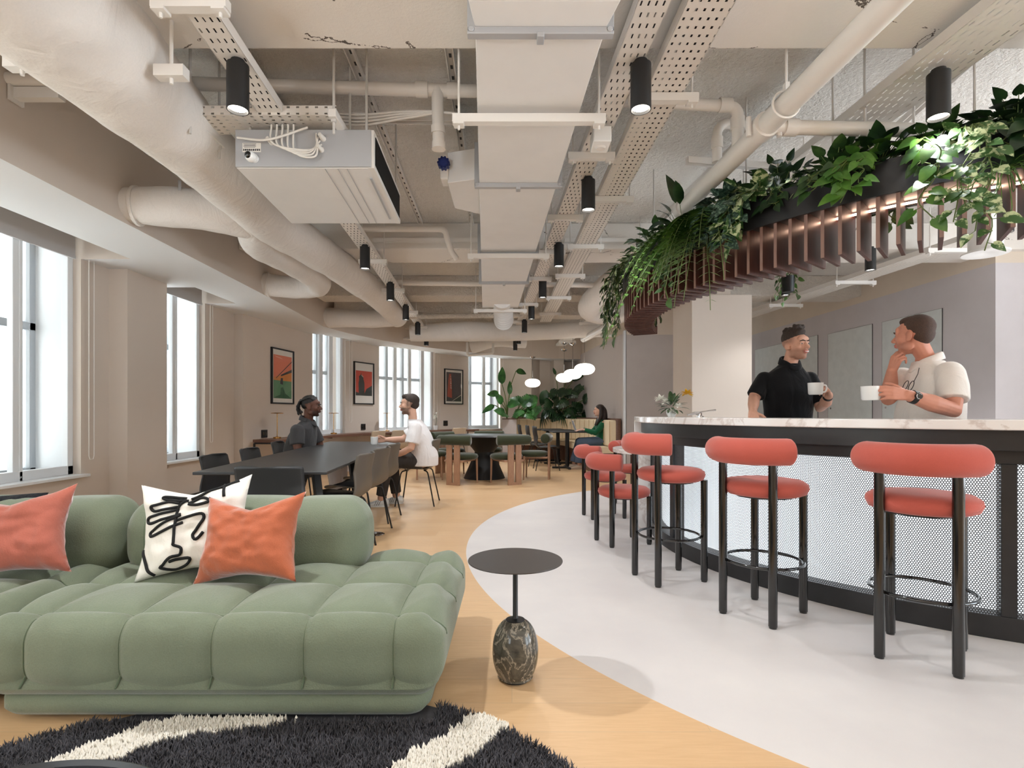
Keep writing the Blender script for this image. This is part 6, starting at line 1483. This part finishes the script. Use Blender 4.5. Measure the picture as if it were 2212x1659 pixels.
rg_ = MB(); rp = Vector(WN)+Vector((-.105, .012, .0)); rg_.tube([rp+Vector((.0, .011*math.cos(a), .011*math.sin(a))) for a in np.linspace(0, 2*PI, 18)[:-1]], .0016, 6, closed=True); rg_.build('ring', M['brass'], t)
mg = thing('mug', 'white cup in the hand of the man in the cream polo', 'mug', (2.70-.515, 3.5-.208, 1.200), 0, 'white cups'); mug_parts(mg, .085, .054, PI/2)
# -- seated man in the white T-shirt
def leg(mb, hip, knee, ankle, r=(.088, .062, .046)): chain(mb, [hip, Vector(hip).lerp(Vector(knee), .5), knee, Vector(knee).lerp(Vector(ankle), .4), ankle], [r[0], (r[0]+r[1])/2, r[1], r[1]*.95, r[2]])
def pants(mb, hip, knee, ankle, r=(.104, .080, .064)): mb.tube([hip, Vector(hip).lerp(Vector(knee), .5), Vector(knee)+Vector((0, 0, .008)), Vector(knee).lerp(Vector(ankle), .12), Vector(knee).lerp(Vector(ankle), .5), Vector(ankle)+Vector((0, 0, .03))], [r[0], (r[0]+r[1])/2, r[1], r[1], (r[1]+r[2])/2, r[2]], 18); mb.ell(knee, (r[1],)*3)
def shoe(t, a, d, m, L_=.27, stripes=False):
    a = Vector(a); d = Vector((d[0], d[1], 0)).normalized(); s = Vector((-d.y, d.x, 0)); rings = []
    for u, w_, h0, h1 in ((-.09, .028, .012, .07), (-.075, .036, .0, .095), (-.02, .038, .0, .105), (.04, .041, .0, .085), (.10, .046, .0, .062), (.15, .042, .004, .048), (.178, .022, .012, .032)):
        c = Vector((a.x, a.y, 0))+d*u; rings.append([c+s*w_*math.cos(q)+Vector((0, 0, (h0+h1)/2+(h1-h0)/2*math.sin(q))) for q in np.linspace(0, 2*PI, 19)[:-1]])
    o = MB().loft(rings).build('shoe', m, t, angle=80)
    if stripes:
        for k in range(3):
            c = Vector((a.x, a.y, 0))+d*(.03+.024*k)
            for sg in (-1, 1): q = MB(); q.bar(c+s*sg*.0425+Vector((0, 0, .022)), c+s*sg*.034-d*.022+Vector((0, 0, .070)), .009, .004); x = q.build('stripe', M['black'], t); x.parent = o
    so = MB(); so.loft([[Vector((a.x, a.y, z))+d*(.045+.138*math.cos(q))+s*(.044*math.sin(q)) for q in np.linspace(0, 2*PI, 25)[:-1]] for z in (0, .018)]); so.build('sole', m, t)
m_tee = fabric_mat('white_jersey', (236, 232, 232), .03, 220, .6, .1, 6, wr=9); m_den = fabric_mat('charcoal_denim', (66, 62, 60), .12, 200, .4, .1, 6, wr=8)
t = thing('person', 'man in a white T-shirt sitting at the long table, holding a mug', 'person', (-1.17, 6.62, 0), 0, 'people')
H = Head((-.085, -.01, 1.222), 90, 2, 0, 1.07); b = MB(); H.skin(b, (-.045, 0, 1.065), 1.05)
SN, EN, WN = (.02, -.185, .955), (-.02, -.245, .715), (-.215, -.15, .615); SF, EF, WF = (-.01, .18, .955), (-.20, .16, .795), (-.385, .05, .795)
chain(b, [SN, (.0, -.225, .84), EN, (-.12, -.2, .66), WN], [.055, .05, .043, .040, .028]); chain(b, [SF, (-.1, .19, .87), EF, (-.3, .10, .792), WF], [.055, .05, .043, .040, .028])
chain(b, [(.0, 0, .96), (.07, 0, .78), (.09, 0, .60)], [.07, .10, .08])
HN, KN, AN = (.09, -.09, .545), (-.335, -.125, .545), (-.40, -.125, .10); HF, KF, AF = (.09, .09, .545), (-.33, .11, .545), (-.27, .10, .10)
leg(b, HN, KN, AN); leg(b, HF, KF, AF)
hand(b, WN, (-.75, .25, -.3), (-.2, .2, -1), -1, (20, 40, 60), .98); hand(b, WF, (-.85, -.25, .0), (-.2, -.95, 0), 1, k=.98, each=((18, 50, 80), (18, 50, 80), (20, 52, 84), (22, 54, 86)), thumb=(.7, .4, .4))
finish_body(t, b, H, 'light', lambda q, ss: max(.9*ss(-.026, -.042, q.z)*ss(-.03, .0, q.y)*ss(-.125, -.112, q.z), .8*ss(-.05, .0, q.z)*ss(.03, .01, q.y)*ss(.045, .06, abs(q.x))), .005)
TR = [((.10, 0, .485), .195, .15, 180), ((.105, 0, .60), .192, .148, 180), ((.085, 0, .74), .180, .130, 180), ((.045, 0, .87), .192, .118, 180), ((.01, 0, .965), .175, .098, 180), ((-.015, 0, 1.02), .115, .076, 180), ((-.03, 0, 1.048), .070, .062, 180)]
cloth(t, 't_shirt', m_tee, [lambda mb: torso(mb, TR, .012), lambda mb: mb.tube([SN, (.0, -.222, .85), (-.012, -.240, .765)], [.072, .08, .085], 20), lambda mb: mb.tube([SF, (-.08, .19, .885), (-.15, .18, .835)], [.072, .08, .084], 20), lambda mb: mb.ell(SN, (.07, .07, .06)), lambda mb: mb.ell(SF, (.07, .07, .06))])
cloth(t, 'jeans', m_den, [lambda mb: pants(mb, HN, KN, AN), lambda mb: pants(mb, HF, KF, AF), lambda mb: mb.ell((.10, 0, .55), (.14, .182, .095))], .009)
shoe(t, AN, (-1, -.12), M['china'], stripes=True); shoe(t, AF, (-1, .1), M['china'], stripes=True)
cap_hair(t, H, HAIR['brown'], [((0, -.022, .055), (.0765, .0935, .081)), ((0, -.05, .01), (.067, .063, .062)), ((0, .030, .094), (.055, .060, .036))], 0, 8)
bw = MB(); H.brows(bw); bw.build('eyebrows', HAIR['brown'], t)
[o for o in COL.objects if o.name == 'mug'][0].location = (-1.17-.505, 6.62-.045, .742)
# -- seated man in the dark grey polo
t = thing('person', 'man with tied-back braids in a dark grey polo, seated by the windows', 'person', (-2.44, 6.3, 0), 0, 'people')
m_gry = fabric_mat('charcoal_pique', (66, 65, 66), .08, 260, .5, .12, 6, wr=8)
H = Head((.105, -.01, 1.198), -84, 0, 0, 1.03); b = MB(); H.skin(b, (.065, 0, 1.045), 1.08)
SN, EN, WN = (.02, -.205, .935), (.05, -.265, .70), (.28, -.17, .64); SF, EF, WF = (.03, .205, .935), (.12, .25, .70), (.30, .14, .64)
chain(b, [SN, (.03, -.245, .82), EN, (.17, -.22, .665), WN], [.062, .058, .050, .045, .03]); chain(b, [SF, (.07, .245, .82), EF, (.2, .2, .665), WF], [.062, .058, .05, .045, .03])
chain(b, [(.03, 0, .95), (-.02, 0, .78), (-.03, 0, .60)], [.08, .12, .08])
HN, KN, AN = (-.03, -.10, .545), (.40, -.14, .545), (.46, -.15, .10); HF, KF, AF = (-.03, .10, .545), (.40, .14, .545), (.40, .15, .10)
leg(b, HN, KN, AN); leg(b, HF, KF, AF); hand(b, WN, (.7, .4, -.2), (.1, .1, -1), 1, (18, 36, 50)); hand(b, WF, (.7, -.4, -.2), (.1, -.1, -1), -1, (18, 36, 50))
finish_body(t, b, H, 'deep', lambda q, ss: .85*ss(-.04, -.055, q.z)*ss(.01, .04, q.y)*ss(-.125, -.112, q.z), .005)
TR = [((-.03, 0, .49), .20, .155, 0), ((-.045, 0, .60), .205, .165, 0), ((-.03, 0, .74), .205, .155, 0), ((.0, 0, .86), .212, .135, 0), ((.025, 0, .945), .195, .110, 0), ((.045, 0, 1.0), .125, .082, 0), ((.055, 0, 1.03), .074, .068, 0)]
cloth(t, 'polo_shirt', m_gry, [lambda mb: torso(mb, TR, .008), lambda mb: mb.tube([SN, (.028, -.238, .84), (.04, -.258, .765)], [.078, .08, .08], 20), lambda mb: mb.tube([SF, (.06, .24, .84), (.09, .25, .765)], [.078, .08, .08], 20), lambda mb: mb.ell(SN, (.076, .075, .065)), lambda mb: mb.ell(SF, (.076, .075, .065))])
polo_collar(t, H, (.056, 0, 1.028), m_gry, 0, .078, .004, .036)
cloth(t, 'trousers', fabric_mat('pale_grey_trousers', (176, 166, 162), .06, 200, .4, .1, 6, wr=8), [lambda mb: pants(mb, HN, KN, AN), lambda mb: pants(mb, HF, KF, AF), lambda mb: mb.ell((-.035, 0, .55), (.15, .20, .095))], .009)
shoe(t, AN, (1, -.1), M['china']); shoe(t, AF, (1, .1), M['china'])
def braids(mb):
    R = random.Random(2)
    for k in range(13):
        x = -.072+.144*k/12; P = [H.P(x*.85, .058-abs(x)*.4, .098-abs(x)*.3), H.P(x*1.0, .0, .128-abs(x)*.42), H.P(x*.95, -.07, .098-abs(x)*.3), H.P(x*.55, -.118, .05+R.uniform(-.01, .02)), H.P(x*.9, -.132-R.uniform(0, .02), -.01), H.P(x*1.1+R.uniform(-.01, .01), -.122, -.062-R.uniform(0, .03))]
        Q = spline(P, 8); mb.tube(Q, [.0085+.0022*math.sin(i*1.5) for i in range(len(Q))], 8, rnd=True)
cap_hair(t, H, HAIR['black'], [((0, -.020, .054), (.0755, .093, .079)), ((0, -.05, .02), (.064, .062, .055))], 0, 1, 'braided_hair', braids, .0045)
bw = MB(); H.brows(bw); bw.build('eyebrows', HAIR['black'], t)
# -- woman with the laptop
t = thing('person', 'woman in a green cardigan and jeans typing on a laptop on the banquette', 'person', (1.79, 10.95, 0), 0, 'people')
H = Head((-.03, -.01, 1.172), 90, 4, 0, .98, True); b = MB(); H.skin(b, (-.005, 0, 1.02), .95, .97)
SN, EN, WN = (.03, -.15, .915), (-.13, -.20, .735), (-.36, -.13, .795); SF, EF, WF = (.02, .15, .915), (-.14, .2, .735), (-.36, .12, .795)
chain(b, [SN, (-.04, -.185, .82), EN, (-.25, -.17, .765), WN], [.046, .043, .037, .034, .024]); chain(b, [SF, (-.05, .185, .82), EF, (-.25, .17, .765), WF], [.046, .043, .037, .034, .024])
chain(b, [(.02, 0, .92), (.03, 0, .75), (.05, 0, .60)], [.06, .08, .08])
HN, KN, AN = (.03, -.09, .555), (-.42, -.11, .54), (-.44, -.11, .10); HF, KF, AF = (.03, .09, .555), (-.42, .10, .54), (-.52, .10, .10)
leg(b, HN, KN, AN, (.082, .056, .042)); leg(b, HF, KF, AF, (.082, .056, .042)); hand(b, WN, (-.95, .12, -.1), (.05, .05, -1), -1, (8, 25, 45), .9); hand(b, WF, (-.95, -.1, -.1), (.05, -.05, -1), 1, (8, 25, 45), .9)
finish_body(t, b, H, 'woman', None, .005)
TR = [((.05, 0, .50), .18, .125, 180), ((.05, 0, .60), .170, .120, 180), ((.035, 0, .72), .145, .105, 180), ((.02, 0, .84), .155, .110, 180), ((.02, 0, .925), .140, .082, 180), ((.01, 0, .975), .09, .062, 180), ((.0, 0, 1.0), .058, .052, 180)]
cloth(t, 'cardigan', fabric_mat('bottle_green_knit', (30, 92, 62), .1, 200, .5, .3, 6, wr=8), [lambda mb: torso(mb, TR, .012), lambda mb: mb.tube([SN, (-.04, -.185, .82), EN, (-.25, -.17, .765), (-.33, -.138, .79)], [.062, .060, .058, .050, .040], 18), lambda mb: mb.tube([SF, (-.05, .185, .82), EF, (-.25, .17, .765), (-.33, .13, .79)], [.062, .060, .058, .050, .040], 18), lambda mb: mb.ell(EN, (.058,)*3), lambda mb: mb.ell(EF, (.058,)*3)])
cloth(t, 'jeans', fabric_mat('blue_denim', (84, 98, 118), .12, 200, .4, .1, 6, wr=8), [lambda mb: pants(mb, HN, KN, AN, (.10, .082, .088)), lambda mb: pants(mb, HF, KF, AF, (.10, .082, .088)), lambda mb: mb.ell((.045, 0, .56), (.15, .20, .105))], .009)
m_tr = mat('beige_trainers', (196, 176, 156), .7); shoe(t, AN, (-1, -.1), m_tr); shoe(t, AF, (-1, .1), m_tr)
def longhair(mb):
    for x in (-1, 1):
        mb.tube(spline([H.P(x*.055, -.02, .08), H.P(x*.082, -.03, .0), H.P(x*.088, -.03, -.10), H.P(x*.092, .0, -.20), H.P(x*.075, .05, -.30)], 6), np.interp(np.linspace(0, 4, 25), range(5), [.03, .036, .038, .034, .014]), 14, rnd=True)
    mb.tube(spline([H.P(0, -.05, .07), H.P(0, -.10, .0), H.P(0, -.115, -.12), H.P(0, -.13, -.26), H.P(0, -.14, -.40)], 6), np.interp(np.linspace(0, 4, 25), range(5), [.06, .066, .07, .062, .03]), 16, rnd=True)
cap_hair(t, H, HAIR['long'], [((0, -.022, .056), (.0805, .098, .082)), ((0, -.05, .0), (.076, .066, .08))], 0, 1, 'long_hair', longhair)
bw = MB(); H.brows(bw, .003); bw.build('eyebrows', HAIR['long'], t)
